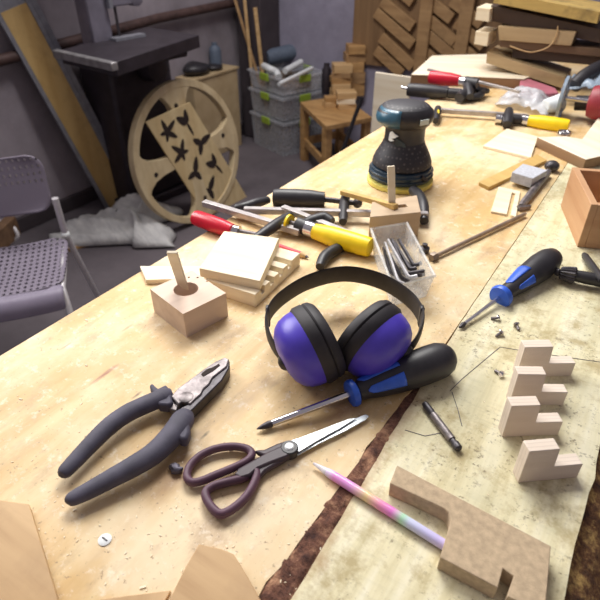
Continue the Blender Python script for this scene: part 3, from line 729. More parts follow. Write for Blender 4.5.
clamp('bar clamp with a red wooden handle overhanging the left bench edge behind the pale plates', ((233,231),(195,217.5),8.4), 'red', [((238,231.5),(262,236),3,'darksteel')],
      ((204,203),(300,232),.012), 6.5, ([(255,239,.014),(270,229,.016),(280,222,.016),(292,215,.014)], 5.8), [([(236,208,.014),(244,207,.016),(256,203,.016),(268,200,.012)], 5.0)], ferr=((232,230),(239.5,231.5),5.5), zh=.014)
clamp('bar clamp with a long black handle, its bar running behind the dull wooden block', ((325,199.5),(273,197.5),9.2), 'black', [((325,199.5),(356,203),2.8,'gun')],
      ((244,210),(428,215),.016), 6.2, ([(346,194,.016),(344,206,.016),(343,222,.014)], 5.4), [([(413,190,.016),(419,196,.018),(423,206,.016),(424,221,.010)], 6.0)], zh=.0145, cap=[((357.5,203.2),5,'gun')])
clamp('bar clamp with a yellow handle lying between the pale plates and the clear bin', ((314,231),(371,248),9.8), 'yellow', [((290,223),(300,226),3,'darksteel'),((298,225),(308,228.5),8.2,'black')],
      ((283,208),(358,238),.020), 6.4, ([(303,225,.016),(312,221,.02),(324,218,.022),(332,222,.02)], 6.2), [([(344,246,.006),(333,251,.009),(324,258,.009),(320,267,.007)], 6.2)],
      pad=((290,223.5),9,(310,229),'yellow'), ferr=((307,228.3),(315,231),8.2), zh=.016)
clamp('far bar clamp with a red handle lying against the pale sheet of plywood', ((460,80.5),(429,77),6.4), 'red', [((460,81),(466,82),4,'chrome'),((466,82),(478,84),5.5,'black')],
      ((428,69.5),(520,92),.046), 2.6, ([(466,80,.04),(468,88,.030),(470,97,.018)], 5), [([(472,86,.034),(480,90,.02),(488,91,.014)], 3.4)], zh=.040)
clamp('far bar clamp with a black handle lying just below the red-handled one', ((448,93),(407,89.5),6.6), 'black', [((402,87),(408,88.5),1.4,'chrome'),((448,93),(462,94),5.0,'black'),((462,94),(468,94.5),3.4,'chrome')],
      ((410,86.5),(462,89.5),.022), 2.2, ([(459,98,.016),(468,92,.02),(476,88,.02)], 6.0), [([(470,98,.010),(479,96,.012),(484,90,.016)], 4)], zh=.018)
clamp('far bar clamp with a yellow handle lying between the sander and the clear plastic bag', ((528,120.5),(569,126.5),6.8), 'yellow', [((496,118.5),(502,119.2),5,'chrome'),((502,118.8),(522,120),4.6,'black')],
      ((440,110.5),(527,116.5),.014), 4.6, ([(507,125,.012),(508,118,.018),(509,111,.022)], 5.6), [([(438,108.5,.016),(437,114,.014),(435.5,121,.012)], 4.2)],
      pad=((438.5,115.5),5.5,(470,117),'yellow'), ferr=((521,119.5),(528.5,120.5),5.4), zh=.013)

# ------------------------------------------------------------------ random orbit sander
c0 = W(399.5,181.5); t = thing('orbital_sander', 'navy and teal palm sander standing on its yellow pad', 'sander', c0)
pad = MB().lathe([(.060,0),(.0625,.002),(.0625,.009),(.058,.011),(0,.011)], 48).build('sanding_pad', 'padyellow', t)
MB().lathe([(.050,.011),(.0575,.013),(.059,.018),(.058,.030),(.0565,.034),(.052,.036)], 48).build('skirt', 'teal', t)
for z, r in ((.0195,.0598),(.028,.0592)): MB().tube([(r*math.cos(2*PI*k/48), r*math.sin(2*PI*k/48), z) for k in range(48)], .0016, 6, True).build('skirt_band', 'teal', t)
MB().lathe([(.052,.036),(.0555,.040),(.0545,.046),(.0505,.056),(.045,.066),(.040,.075),(.0372,.083)], 48).build('motor_housing', 'dotted', t)
MB().lathe([(.0372,.083),(.0362,.092),(.0362,.104),(.0385,.111)], 40).build('neck', 'black', t)
ho = camr*.004-camf*.0; hx, hy = ho.x, ho.y
rz = Matrix.Rotation(YAW, 3, 'Z')
def lath_yaw(prof, name, mat, sx, sy, off=(0,0,0), seg=48, parent=None):
    o = MB().lathe(prof, seg, off, (0,0,1), sx, sy).build(name, mat, parent or t); o.rotation_euler = (0,0,YAW); return o
head = lath_yaw([(.0385,.108),(.0475,.113),(.0525,.121),(.0535,.130),(.0505,.138),(.044,.1435)], 'head', 'black', .96, .88, (-.003,0,0))
lath_yaw([(.045,.143),(.040,.1465),(.026,.1495),(0,.1505)], 'palm_grip', 'dotted', .96, .88, (-.003,0,0))
mb = MB(); g = []
for i in range(9):
    an = math.radians(176+i*9.5); row = []
    for j in range(6):
        k = j/5; z = .114+.030*k; r = [.0482,.0524,.0537,.0525,.0490,.0445][j]+.0009
        row.append(mb.bm.verts.new((-.003+.96*r*math.cos(an), .9*r*math.sin(an), z)))
    g.append(row)
for A, B in zip(g, g[1:]):
    for j in range(5): mb.bm.faces.new([A[j], B[j], B[j+1], A[j+1]])
o = mb.build('side_panel', 'tealhi', t); o.rotation_euler = (0,0,YAW); sd = o.modifiers.new('thick', 'SOLIDIFY'); sd.thickness = .0012
o = MB().box((-.003+.0512*math.cos(math.radians(-58)), .9*.0532*math.sin(math.radians(-58)), .126), (.019,.003,.0095), Matrix.Rotation(math.radians(30), 3, 'Z')).build('rating_label', 'label', t, bevel=.001); o.rotation_euler = (0,0,YAW)
# white mark and teal flash on the neck
def wrap(poly, r, name, mat):
    mb = MB(); vs = [mb.bm.verts.new((r*math.cos(math.radians(an)), r*math.sin(math.radians(an)), z)) for an, z in poly]; mb.bm.faces.new(vs)
    o = mb.build(name, mat, t, smooth=False); o.rotation_euler = (0,0,YAW); sd = o.modifiers.new('thick', 'SOLIDIFY'); sd.thickness = .0008; sd.offset = 0
wrap([(214,.102),(222,.106),(232,.102),(244,.099),(238,.097),(230,.094),(222,.092),(232,.090),(220,.087),(212,.088)], .0376, 'white_mark', 'white')
wrap([(236,.096),(262,.088),(266,.080),(236,.080)], .0386, 'teal_flash', 'teal')
MB().tube([Vector((0,0,.03))-Vector((0,0,0))+RT*.058*math.cos(math.radians(-60))+Fh*.058*math.sin(math.radians(-60)), Vector((0,0,.022))+RT*.062*math.cos(math.radians(-50))+Fh*.062*math.sin(math.radians(-50))], .004, 8).build('lever', 'black', t)

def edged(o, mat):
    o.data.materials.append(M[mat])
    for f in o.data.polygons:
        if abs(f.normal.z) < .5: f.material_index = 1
# ------------------------------------------------------------------ things on the right half of the bench
board('wooden_slip', [(479,182),(489,187),(547,160),(537,154)], 0, .007, 'ochre', 'ochre strip of board lying under the grey sanding block', 'board')
board('sanding_block', [(512,172),(533,178.5),(548,170),(523,163.5)], .007, .026, 'greyabr', 'pale grey abrasive block resting on the ochre strip', 'sanding block', bevel=.0012)
o = board('slotted_piece', [(491,211),(507,214.3),(512,192.3),(515.6,193.2),(510.6,215),(516,216.6),(520.5,191),(498.5,186.5)], 0, .004, 'pale', 'small white slotted piece of plywood lying by the end of the long bolt', 'wood piece')
a = Ax((521,206), (552,167), .006, .009); t = thing('box_spanner', 'grey steel tool with a dark round head lying right of the grey sanding block', 'spanner', a.base)
wbuild(a.lathe([(521,206,2.5),(524,202,4),(546,174.5,4),(548,172,3.4)], 8), 'shaft', 'darksteel', t); wbuild(MB().tube([W(530,206.5,.004), W(524,208,.004), W(518,208.5,.004)], [.0035,.005,.006], 8), 'foot', 'darksteel', t)
wbuild(MB().sphere(W(552,166,.011), .0145, (1,1,.75)), 'head', 'gun', t)
board('plywood_offcut', [(483,145.5),(531,157.5),(538,136.5),(507,128.5)], 0, .006, 'pale', 'white four-sided plywood offcut lying behind the ochre strip', 'wood piece')
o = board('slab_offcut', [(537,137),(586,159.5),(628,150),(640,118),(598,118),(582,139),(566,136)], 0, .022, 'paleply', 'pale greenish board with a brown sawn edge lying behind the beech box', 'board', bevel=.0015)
o['label'] = 'pale board with a brown sawn edge lying behind the beech box'; edged(o, 'shadedbrown')
# open box
Nn, Ff = W(577,247), W(560.5,206); d = (Ff-Nn).normalized(); L = (Ff-Nn).length; rr = Vector((d.y, -d.x, 0)); wd_ = .105; hb = .072; th = .0105
ang = math.atan2(d.y, d.x)-PI/2
t = thing('wooden_box', 'open-topped beech box on the slab at the right edge', 'box', Nn, ang)
MB().box((th/2, L/2, hb/2), (th, L, hb)).build('side_panel', wood('beech_side', srgb(206,166,126), srgb(176,128,88), 'Y', 35), t, bevel=.0008)
MB().box((wd_-th/2, L/2, hb/2), (th, L, hb)).build('side_panel', 'box', t, bevel=.0008)
MB().box((wd_/2, th/2-.0001, hb/2), (wd_-2*th, th, hb-.0006)).build('end_panel', 'box', t, bevel=.0008)
MB().box((wd_/2, L-th/2, hb/2), (wd_-2*th, th, hb-.0006)).build('end_panel', 'box', t, bevel=.0008)
MB().box((wd_/2, L/2, .004), (wd_-2*th, L-2*th, .006)).build('bottom_panel', 'box', t)
# drill chuck
a = Ax((555,271.5), (612,283), .013, .013); t = thing('drill_chuck', 'black drill chuck with its key lying near the beech box', 'drill chuck', a.base)
wbuild(a.lathe([(555,271.5,3.2),(558,272.1,4.2),(560,272.5,3.2)]), 'nose', 'gun', t)
mb = MB(); p0 = a.s_(560,272.5); p1 = a.s_(574,275.4); r0, r1 = 6.5*mpp(a.A), 8.6*mpp(a.A); rings = []
for s_, r in ((p0, r0*.8), (p0+.002, r0), (p0+(p1-p0)*.5, (r0+r1)/2), (p1, r1), (p1+.002, r1*.85)):
    u = Vector((0,0,1)); w = a.d.cross(u).normalized(); u = w.cross(a.d)
    rings.append([mb.bm.verts.new(a.A+a.d*s_+(u*math.sin(2*PI*k/28)+w*math.cos(2*PI*k/28))*r*(1 if k % 2 else .86)) for k in range(28)])
for A, B in zip(rings, rings[1:]):
    for k in range(28): mb.bm.faces.new([A[k], A[(k+1)%28], B[(k+1)%28], B[k]])
mb.bm.faces.new(rings[0][::-1]); mb.bm.faces.new(rings[-1]); wbuild(mb, 'gear_ring', 'gun', t, ang=20)
wbuild(a.lathe([(574,275.4,5.6),(586,277.8,6.4),(600,280.5,6.4),(611,283,5.4)]), 'body', 'black', t)
A_, B_ = W(584,254.5,.0055), W(603,281,.024); wbuild(MB().tube([A_, A_+(B_-A_)*.08, B_], [.0035,.0052,.0052], 12), 'key_handle', 'black', t)
# nut
o = wbuild(MB().lathe([(.009,0),(.014,.0004),(.0155,.003),(.0155,.015),(.014,.018),(.0105,.018),(.009,.016),(.009,0)], 24, W(562.5,139)), 'steel_collar', 'chrome', None, origin=W(562.5,139)); tag(o, 'shiny steel ring standing before the far yellow-handled clamp', 'ring')
# far sheet of plywood
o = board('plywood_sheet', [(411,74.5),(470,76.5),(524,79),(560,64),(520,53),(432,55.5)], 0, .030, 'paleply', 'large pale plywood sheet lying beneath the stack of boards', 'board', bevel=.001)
edged(o, 'shadedbrown')  # side faces browned to carry the shade along the sheet's front
# mauve handle piece
Q = [(520,88),(520.5,78),(526,77.5),(556,88),(559,93),(537,94)]
o = board('mauve_grip', Q, .004, .026, 'mauve', 'mauve plastic grip lying below the stack of boards', 'grip', bevel=.003); 
# polythene
def sheet(corners, n, m, fz, name, mat, label, cat, thick=.0006, wob=.008):
    a, b, c, d = corners; mb = MB(); g = []
    for i in range(n+1):
        u = i/n; row = []
        for j in range(m+1):
            v = j/m; p = (a*(1-u)+b*u)*(1-v)+(d*(1-u)+c*u)*v
            e = wob*noise.noise(Vector((u*3, v*3, 9)))
            row.append(mb.bm.verts.new(Vector((p.x+e, p.y+e, p.z+fz(u, v)))))
        g.append(row)
    for A, B in zip(g, g[1:]):
        for j in range(m): mb.bm.faces.new([A[j], A[j+1], B[j+1], B[j]])
    cen = (a+b+c+d)/4; cen.z = min(v.co.z for v in mb.bm.verts)
    o = wbuild(mb, name, mat, None, origin=cen, ang=75); sd = o.modifiers.new('thick', 'SOLIDIFY'); sd.thickness = thick
    return tag(o, label, cat)
rid = lambda u, v, s: abs(noise.noise(Vector((u*s, v*s*.8, 2.3))))
sheet([W(494,106), W(546,119), W(556,104), W(512,92)], 22, 16, lambda u, v: .003+.034*math.sin(PI*u)**.7*math.sin(PI*(.1+.8*v))+.02*rid(u, v, 5), 'plastic_bag', 'bag', 'crumpled clear plastic bag lying behind the far yellow-handled clamp', 'plastic bag')
a = Ax((545,106), (566,102), .021, .024); 
o = wbuild(MB().lathe([(.014,0),(.0165,.003),(.0225,.045),(.0235,.047),(.0215,.046),(.015,.004),(0,.004)], 28, a.A, a.d), 'plastic_cup', 'white', None, origin=a.base); tag(o, 'white plastic cup lying on its side by the plastic bag', 'cup')
# angle grinder
a = Ax((563,98), (660,110), .050, .052); t = thing('angle_grinder', 'oxblood power tool with a grey disc guard at the far right', 'power tool', a.base)
gd = 21*mpp(a.A); wbuild(MB().lathe([(.006,-.003),(gd*.9,-.004),(gd,-.003),(gd,.004),(gd*.95,.004),(gd*.93,0),(.006,.001)], 36, a.A, a.d), 'disc_guard', 'bluebag', t)
wbuild(a.lathe([(564,98.2,2.4),(589,101.2,2.4)]), 'spindle', 'chrome', t)
s0 = a.s_(588,101); wbuild(MB().lathe([(.012,s0),(.034,s0+.004),(.040,s0+.02),(.040,s0+.09),(.034,s0+.12),(.030,s0+.2),(0,s0+.21)], 28, a.A, a.d), 'motor_body', 'redtool', t)
wbuild(MB().tube([a.A+a.d*(s0-.03)+Vector((0,.03,-.015)), a.A+a.d*(s0+.02)+Vector((0,.03,-.01))], .018, 14), 'gear_case', 'black', t)
wbuild(MB().tube(smoothpath([W(574,86,.05), W(588,74,.075), W(606,66,.085), W(640,60,.085)], 5), .019, 16), 'dust_hose', 'black', t)
sheet([W(560,92,.03), W(606,90,.06), W(606,72,.075), W(574,78,.05)], 18, 10, lambda u, v: .004+.022*rid(u, v, 4), 'plastic_wrap', 'bluebag', 'bluish plastic film draped over the oxblood power tool', 'plastic film')

# ------------------------------------------------------------------ the stack of boards at the far end
def yboard(label, quad, yv, depth, mat, mb_name='rough_board', group='rough boards in the far stack', bevel=.0012):
    """front-face corners (bl, br, tr, tl) on the upright plane y = yv"""
    P = [Y(x, y, yv) for x, y in quad]; bk = Vector((-.05, 1, 0)).normalized()*depth
    mb = MB().hexa(P, [p+bk for p in P]); c = (P[0]+P[1])/2
    o = wbuild(mb, mb_name, mat, None, origin=c, bevel=bevel); return tag(o, label, 'board', group)
yv = 1.80
yboard('lowest board of the far stack, brown faced and tilted down to the right', [(486,63),(563,89),(565,77.5),(487,52)], yv, .13, 'dullwood')
yboard('dark board just above the lowest board of the far stack', [(512,58),(602,66),(602,53),(513,43)], yv+.03, .12, 'darkwood')
yboard('dark upper board of the far stack, painted as the shadow under the topmost yellowish board', [(490,21),(604,44),(604,30),(491,5)], yv+.02, .15, 'darkwood')  # dark wood put in for the shadow beneath the top board
yboard('pale board with a white sawn end in the middle of the far stack', [(499,40),(571,46),(576,32),(498,26)], yv, .14, 'dullwood')
yboard('dark middle board of the far stack, below the pale sawn-ended one', [(500,47),(610,58),(610,50),(500,39)], yv+.01, .12, 'brownwood')
yboard('topmost yellowish mottled board of the far stack', [(493,3),(597,24),(600,12),(496,-9)], yv-.01, .20, wood('mottled_yellow', srgb(200,170,96), srgb(168,138,80), 'X', 40, dirt=srgb(70,54,40), patch=.8))
yboard('small white block end sticking out left of the far stack, the upper one', [(475,20),(489,22),(490,9),(477,7)], yv-.01, .10, 'pale', 'spacer_block', 'spacer blocks in the far stack')
yboard('small white block end sticking out left of the far stack, the lower one', [(474,44),(487,46.5),(489,33),(476,31)], yv-.01, .10, 'pale', 'spacer_block', 'spacer blocks in the far stack')
o = MB().box((0,0,.17), (.05,.05,.34)).build('stack_post', 'brownwood', None, bevel=.002); tag(o, 'dark upright post behind the far stack of boards', 'post', loc=Vector((-.47, yv+.16, HB)))
o = wbuild(MB().tube(smoothpath([Y(*q, 1.796) for q in ((510,46),(530,52),(548,47),(556,36),(558,26))], 5), .0016, 6), 'thin_wire', 'tan', None, origin=Y(530,52,1.76)); tag(o, 'thin pale wire looping across the front of the far stack', 'wire')
# boards standing beyond the bench
p = Y(376,72,1.95); q = Y(412,74,1.95); o = MB().box((0,0,p.z/2), ((q-p).length, .012, p.z)).build('upright_board', 'paleply', None, bevel=.001)
tag(o, 'pale board standing upright beyond the bench, left of the far clamps', 'board', loc=Vector(((p.x+q.x)/2, 1.95, 0)))

# ------------------------------------------------------------------ background: chair
RB, RF = G(69,238,.45), G(64,276,.45); fd = (RF-RB); fd.z = 0; fd.normalize()
lf = Vector((fd.y, -fd.x, 0)); 
if lf.dot(RT) > 0: lf = -lf
SD = .34; SW = .40
t = thing('chair', 'grey perforated plastic chair with pale tube legs standing left of the bench', 'chair', RB*1.0+lf*SW/2+fd*SD/2-UP*RB.z)
O = t.location.copy()
def CP(u, v, z): return O+lf*u+fd*v+UP*z          # u to the picture's left, v to the front
def shell(name, prof, hw, mat, n=22, crown=0., rnd=.05):
    """prof: list of (v, z) along the shell; swept across the width with rounded corners, uv in metres"""
    S_ = smoothpath([(0, v, z) for v, z in prof], 5); m = len(S_); mb = MB(); uvl = mb.bm.loops.layers.uv.new('UVMap'); g = []; acc = 0; lens = [0]
    for i in range(1, m): acc += (S_[i]-S_[i-1]).length; lens.append(acc)
    for i, p in enumerate(S_):
        e = min(lens[i], acc-lens[i]); k = hw if e > rnd else hw-rnd+math.sqrt(max(0, rnd**2-(rnd-e)**2)); row = []
        for j in range(n+1):
            u = (j/n*2-1); row.append((mb.bm.verts.new(CP(u*k, p.y+crown*(1-u*u), p.z-.012*(1-u*u))), (u*k, lens[i])))
        g.append(row)
    for A, B in zip(g, g[1:]):
        for j in range(n):
            f = mb.bm.faces.new([A[j][0], A[j+1][0], B[j+1][0], B[j][0]])
            for l, q in zip(f.loops, (A[j][1], A[j+1][1], B[j+1][1], B[j][1])): l[uvl].uv = q
    o = wbuild(mb, name, mat, t); sd = o.modifiers.new('thick', 'SOLIDIFY'); sd.thickness = .005; return o
hs = SD/2
shell('seat', [(-hs,.458),(-hs*.5,.449),(0,.445),(hs*.55,.449),(hs*.8,.45)], SW/2, 'perf')
shell('seat_lip', [(hs*.78,.45),(hs*.95,.443),(hs*1.05,.42),(hs*1.07,.39)], SW/2, 'chairp', rnd=.012)
shell('backrest', [(-hs-.004,.555),(-hs-.012,.60),(-hs-.020,.64),(-hs-.028,.68),(-hs-.034,.715),(-hs-.038,.742)], SW/2-.022, 'perfback', crown=-.025, rnd=.05)
for s in (-1, 1):
    u = s*(SW/2+.006)
    u2 = u-s*.016; wbuild(MB().tube([CP(u2, -hs-.002, .60), CP(u2, -hs-.01, .46), CP(u*1.05, -hs-.24, 0)], .011, 12), 'leg', 'tubewhite', t)
    wbuild(MB().tube([CP(u*.9, -hs+.03, .437), CP(u*.93, hs-.05, .43), CP(u*.98, hs-.005, .36), CP(u*1.02, hs+.03, 0)], .011, 12), 'leg', 'tubewhite', t)
    wbuild(MB().sphere(CP(u2, -hs-.01, .46), .015), 'joint', 'white', t)
o = None
t2 = thing('frame_trestle', 'pale bent tube frame with a dark board by the wall behind the chair', 'frame', G(4,262,0))
T_ = [G(-14,262,0), G(-10,228,.14), G(6,222,.16), G(18,236,.10), G(4,246,.05), G(-14,256,.02)]
wbuild(MB().tube(smoothpath(T_, 5), .010, 10), 'tube', 'tubewhite', t2); wbuild(MB().box(G(2,236,.13), (.05,.22,.10), Matrix.Rotation(.5, 3, 'Z')), 'board', 'brownwood', t2, bevel=.004)

# ------------------------------------------------------------------ leaning board with metal rails on the wall
xw = WX+.10
A_, B_ = X(118,203,xw), None
foot = G(119,203,0.012); top = X(10,3,WX+.06); d = (top-foot); L = d.length; d.normalize()
t = thing('railed_board', 'long yellow board with grey metal rails leaning on the left wall', 'board', (foot.x, foot.y, 0))
sd_ = d.cross(Vector((1,-.25,0))).normalized(); nn = sd_.cross(d).normalized()
if nn.x < 0: nn = -nn
Rm = Matrix((sd_, d, nn)).transposed()
LL = L+.55
w0 = 12.5*mpp(foot+d*L*.5)
wbuild(MB().box(foot+d*(L*.5-.02), (w0*2, L+.0, .018), Rm), 'board_face', wood('honey_board', srgb(214,182,120), srgb(192,156,94), 'Z', 18, dirt=srgb(140,108,66)), t, bevel=.001)
for s in (-1, 1):
    for k, (off, w, dz) in enumerate([(w0+.010,.020,.012), (w0+.034,.026,.004)] if s*sd_.y > 0 or True else []):
        if k and s*(sd_.dot(RT)) < 0: continue
        wbuild(MB().box(foot+d*(LL*.5-.02)+sd_*s*off+nn*dz*.5, (w, LL, .026-dz*.5), Rm), 'rail', 'alu', t, bevel=.001)
wbuild(MB().box(foot+d*(L*.5+LL*.5-.02), (w0*2, LL-L, .012), Rm), 'end_plate', 'alu', t)

# ------------------------------------------------------------------ bandsaw
P1, P2, P3 = G(60,50,.9), G(115,62,.9), G(199,35,.9); e1 = (P2-P1); e2 = (P3-P2); P4 = P1+e2
cx = (P1+P2+P3+P4)/4
t = thing('bandsaw', 'dark bandsaw with a flat black table standing by the left wall', 'bandsaw', (cx.x, cx.y, 0))
q4 = [p-UP*.0 for p in (P1, P2, P3, P4)]
wbuild(MB().hexa([p-UP*.055 for p in q4], q4), 'table', 'machine', t, bevel=.003)
ang = math.atan2(e1.y, e1.x); wbuild(MB().box((P1+P2)/2-e2.normalized()*.018-UP*.012, (e1.length+.03, .03, .032), Matrix.Rotation(ang, 3, 'Z')), 'front_rail', 'rail', t, bevel=.004)
Rz = Matrix.Rotation(ang, 3, 'Z')
kb = Vector((-2.43, 2.06, 0)); wbuild(MB().box(kb+UP*.445, (.28,.40,.80), Rz, .96), 'cabinet', 'machine', t, bevel=.02)
wbuild(MB().box(kb*.5+cx*.5+UP*(.815-cx.z/2), (.34,.46,.05), Rz), 'table_bracket', 'machine', t, bevel=.01)
wbuild(MB().box(kb+UP*.025, (.32,.44,.05), Rz), 'plinth', 'machine', t, bevel=.01)
cp = G(98,40,.9); wbuild(MB().box((cp.x, cp.y, .9+.42), (.09,.11,.90), Rz), 'column', 'machinegrey', t, bevel=.008)
gp = G(116,40,.9)
wbuild(MB().box((gp.x, gp.y, 1.26), (.022,.022,.46), Rz), 'guide_post', 'alu', t, bevel=.002)
wbuild(MB().box(Vector((gp.x, gp.y, 1.10))+e2.normalized()*.06, (.05,.12,.13), Rz), 'blade_guide', 'machinegrey', t, bevel=.006)
wbuild(MB().box(Vector((gp.x, gp.y, .97))+e2.normalized()*.03, (.003,.014,.30), Rz), 'blade', 'gun', t)
wbuild(MB().lathe([(.035,0),(.035,.05),(.02,.055)], 20, Vector((gp.x, gp.y, 1.06))+e2.normalized()*.15, e1), 'guide_knob', 'machinegrey', t)
wbuild(MB().box(G(128,37,.906), (.05,.17,.012), Rz), 'table_insert', 'alu', t)
wbuild(MB().lathe([(.06,0),(.075,.01),(.075,.08),(.055,.09)], 28, Vector((kb.x+.135, kb.y+.02, .74)), (1,.1,0)), 'motor', 'machine', t)
wbuild(MB().box(Vector((cp.x, cp.y, 1.72)), (.34,.5,.12), Rz), 'upper_housing', 'machine', t, bevel=.03)

# ------------------------------------------------------------------ wooden wheel and leaf board
wf = G(200,218,0); naz = math.radians(-3); tilt = math.radians(8)
n0 = Vector((math.cos(naz), math.sin(naz), 0)); side = UP.cross(n0).normalized(); upv = (UP*math.cos(tilt)-n0*math.sin(tilt)).normalized(); nv = side.cross(upv).normalized()
if nv.dot(n0) < 0: nv = -nv
Rw = .36; wc = wf+upv*Rw; Rm = Matrix((side, upv, nv)).transposed(); th = .042
t = thing('cartwheel', 'large pale wooden spoked wheel leaning against the bandsaw', 'wheel', wf)
def arcpts(r, a0, a1, n): return [(r*math.cos(a0+(a1-a0)*i/n), r*math.sin(a0+(a1-a0)*i/n)) for i in range(n+1)]
mb = MB(); n = 72; rg = []
for r, z in ((Rw,0),(Rw,th),(Rw-.036,th),(Rw-.036,0)): rg.append([mb.bm.verts.new(wc+Rm@Vector((r*math.cos(2*PI*k/n), r*math.sin(2*PI*k/n), z))) for k in range(n)])
for i in range(4):
    for k in range(n): mb.bm.faces.new([rg[i][k], rg[i][(k+1)%n], rg[(i+1)%4][(k+1)%n], rg[(i+1)%4][k]])
wbuild(mb, 'rim', 'wheelply', t, bevel=.003)
for k in range(4):
    a = math.radians(93+90*k); pts = []
    for r, hw in ((.05,.042),(.12,.036),(.20,.040),(.26,.054),(.30,.082),(.328,.135)): pts.append((r, -hw))
    full = pts+[(r, -h) for r, h in reversed(pts)]
    R2 = Matrix.Rotation(a, 3, 'Z'); wbuild(MB().prism([(R2@Vector((x, y, 0))).xy[:] for x, y in full], .0015, th-.0015, Rm, wc), 'spoke', 'wheelply', t, bevel=.002)
wbuild(MB().prism(arcpts(.10, 0, 2*PI*.99, 40), .001, th-.001, Rm, wc), 'hub', 'wheelply', t, bevel=.002)
for an in (187, 97, 277, 7): 
    a = math.radians(an); wbuild(MB().lathe([(.012,0),(.012,.0015)], 16, wc+Rm@Vector((.25*math.cos(a), .25*math.sin(a), th-.0012)), nv), 'bolt_hole', 'darkhole', t)
# leaf board, leaning on the wheel
BL = G(207,218,0)
def onplane(x, y, p0, n): r = ray(x, y); return CAM+r*((p0-CAM).dot(n)/r.dot(n))
best = None
for i in range(300):                                   # lean the board until its upper corner touches the wheel
    ta = math.radians(5+.15*i); nb = n0*math.cos(ta)+UP*math.sin(ta); TL = onplane(146,122,BL,nb)
    g_ = abs((TL-wc).dot(nv)-th-.011)
    if best is None or g_ < best[0]: best = (g_, nb.copy())
nv2 = best[1]; TL, TR, BR = [onplane(*q, BL, nv2) for q in ((146,122),(190,102),(247,197))]
if BR.z < .0: BR.z = 0
e = ((BR-BL)+(TR-TL)).normalized(); wdt = ((BR-BL).length+(TR-TL).length)/2
dv = (TL-BL); lh = dv.length; dv = nv2.cross(e).normalized(); ex = e; Rl = Matrix((ex, dv, nv2)).transposed()
t = thing('leaf_board', 'tan board with dark leaf cutouts leaning on the front of the wooden wheel', 'board', BL)
wbuild(MB().hexa([p-nv2*.008 for p in (BL,BR,TR,TL)], [BL,BR,TR,TL]), 'panel', wood('tan_panel', srgb(226,206,158), srgb(206,180,130), 'Z', 18, dirt=srgb(160,132,92)), t, bevel=.001)
def leaf(u, v, an, sz, kind):
    mb = MB(); cen = (BL*(1-u)+BR*u)*(1-v)+(TL*(1-u)+TR*u)*v+nv2*.0004; R2 = Matrix.Rotation(an, 3, 'Z')
    for (a, l, w) in ([(0,1,.34),(1.25,.9,.34),(-1.25,.9,.34),(2.5,.62,.28),(-2.5,.62,.28)] if kind == 0 else [(0,1.1,.46),(2.2,.8,.42),(-2.2,.8,.42)] if kind == 1 else [(.5,1,.5),(-.5,.9,.42),(3.1,1,.2)]):
        pts = []
        for i in range(14):
            b = 2*PI*i/14; x = l*.5*(1-math.cos(b)); y = w*.5*math.sin(b)*(1+.35*math.cos(b))
            p = R2@(Matrix.Rotation(a, 3, 'Z')@Vector((x, y, 0)))*sz; pts.append((p.x, p.y))
        mb.prism(pts, 0, .0012+random.random()*.0004, Rl, cen)
    wbuild(mb, 'leaf_cutout', 'darkhole', t, smooth=False)
for (u, v, an, kd) in [(.25,.86,.6,0),(.70,.86,2.0,2),(.28,.66,2.4,0),(.73,.66,.3,1),(.30,.45,1.2,1),(.76,.43,2.2,2),(.36,.24,.9,1)]: leaf(u, v, an, .075, kd)

# ------------------------------------------------------------------ sheeting and planks on the floor
sheet([G(48,246,.01), G(176,247,.01), G(168,208,.01), G(78,224,.01)], 46, 30, lambda u, v: .003+(math.sin(PI*u)*math.sin(PI*v))**.6*(.03+.15*u**1.3*(1-.5*v)+.15*abs(noise.noise(Vector((u*4+v*4, v*1.5-u*1.5, 1))))+.05*abs(noise.noise(Vector((u*9+v*8, v*3, 5))))+.015*noise.noise(Vector((u*10, v*8, 4)))), 'plastic_sheeting', 'tarp',
      'crumpled grey sheeting lying on the floor by the left wall', 'sheeting', .002, .10)
for (p, q, w, lab) in [((68,250),(112,236),.05,'thin plank on the floor poking out from under the grey sheeting, the nearer'), ((58,238),(100,228),.04,'thin plank on the floor under the grey sheeting, the one nearer the wall')]:
    A_, B_ = G(*p), G(*q); an, L = frame(A_, B_); o = MB().box((L/2,0,.0075), (L,w,.015)).build('thin_plank', 'stoolwood', None, bevel=.001); o.rotation_euler = (0,0,an); tag(o, lab, 'plank', 'thin planks under the sheeting', loc=A_)

# ------------------------------------------------------------------ plywood crate by the wall
t = thing('plywood_crate', 'upright brown plywood crate by the wall behind the wooden wheel', 'crate', (-2.56,2.84,0))
for nm, c, sz in [('front_panel', (.06,0,.262), (.012,.44,.524)), ('side_panel', (-.006,-.214,.262), (.12,.012,.524)), ('side_panel', (-.006,.214,.262), (.12,.012,.524)), ('lid', (0,0,.531), (.15,.46,.014))]:
    MB().box(c, sz).build(nm, 'crate', t, bevel=.002)
zt = .538
def lump(c, r, sc, name, mat, label, cat, s=9, amp=.25):
    mb = MB().sphere((0,0,r*sc[2]*.95), r, sc, 20)
    for v in mb.bm.verts:
        v.co *= 1+amp*noise.noise(v.co*s+Vector(c)); v.co.z = max(.001, v.co.z)
    o = mb.build(name, mat, None, ang=60); tag(o, label, cat, loc=Vector(c)); return o
lump((-2.56,2.74,zt), .07, (1.0,1.5,.55), 'dark_rag', 'black', 'heap of dark cloth on top of the plywood crate', 'cloth')
lump((-2.55,2.90,zt), .045, (1.1,1.4,.45), 'dark_glove', 'black', 'small dark crumpled glove on the crate, right of the dark cloth', 'glove')
p = Vector((-2.60,2.97,zt)); o = MB().lathe([(.035,0),(.04,.004),(.04,.10),(.034,.12),(.018,.135),(.018,.15),(0,.151)], 24).build('plastic_bottle', 'greyblue', None); tag(o, 'dull grey-blue bottle standing on the plywood crate', 'bottle', loc=p)

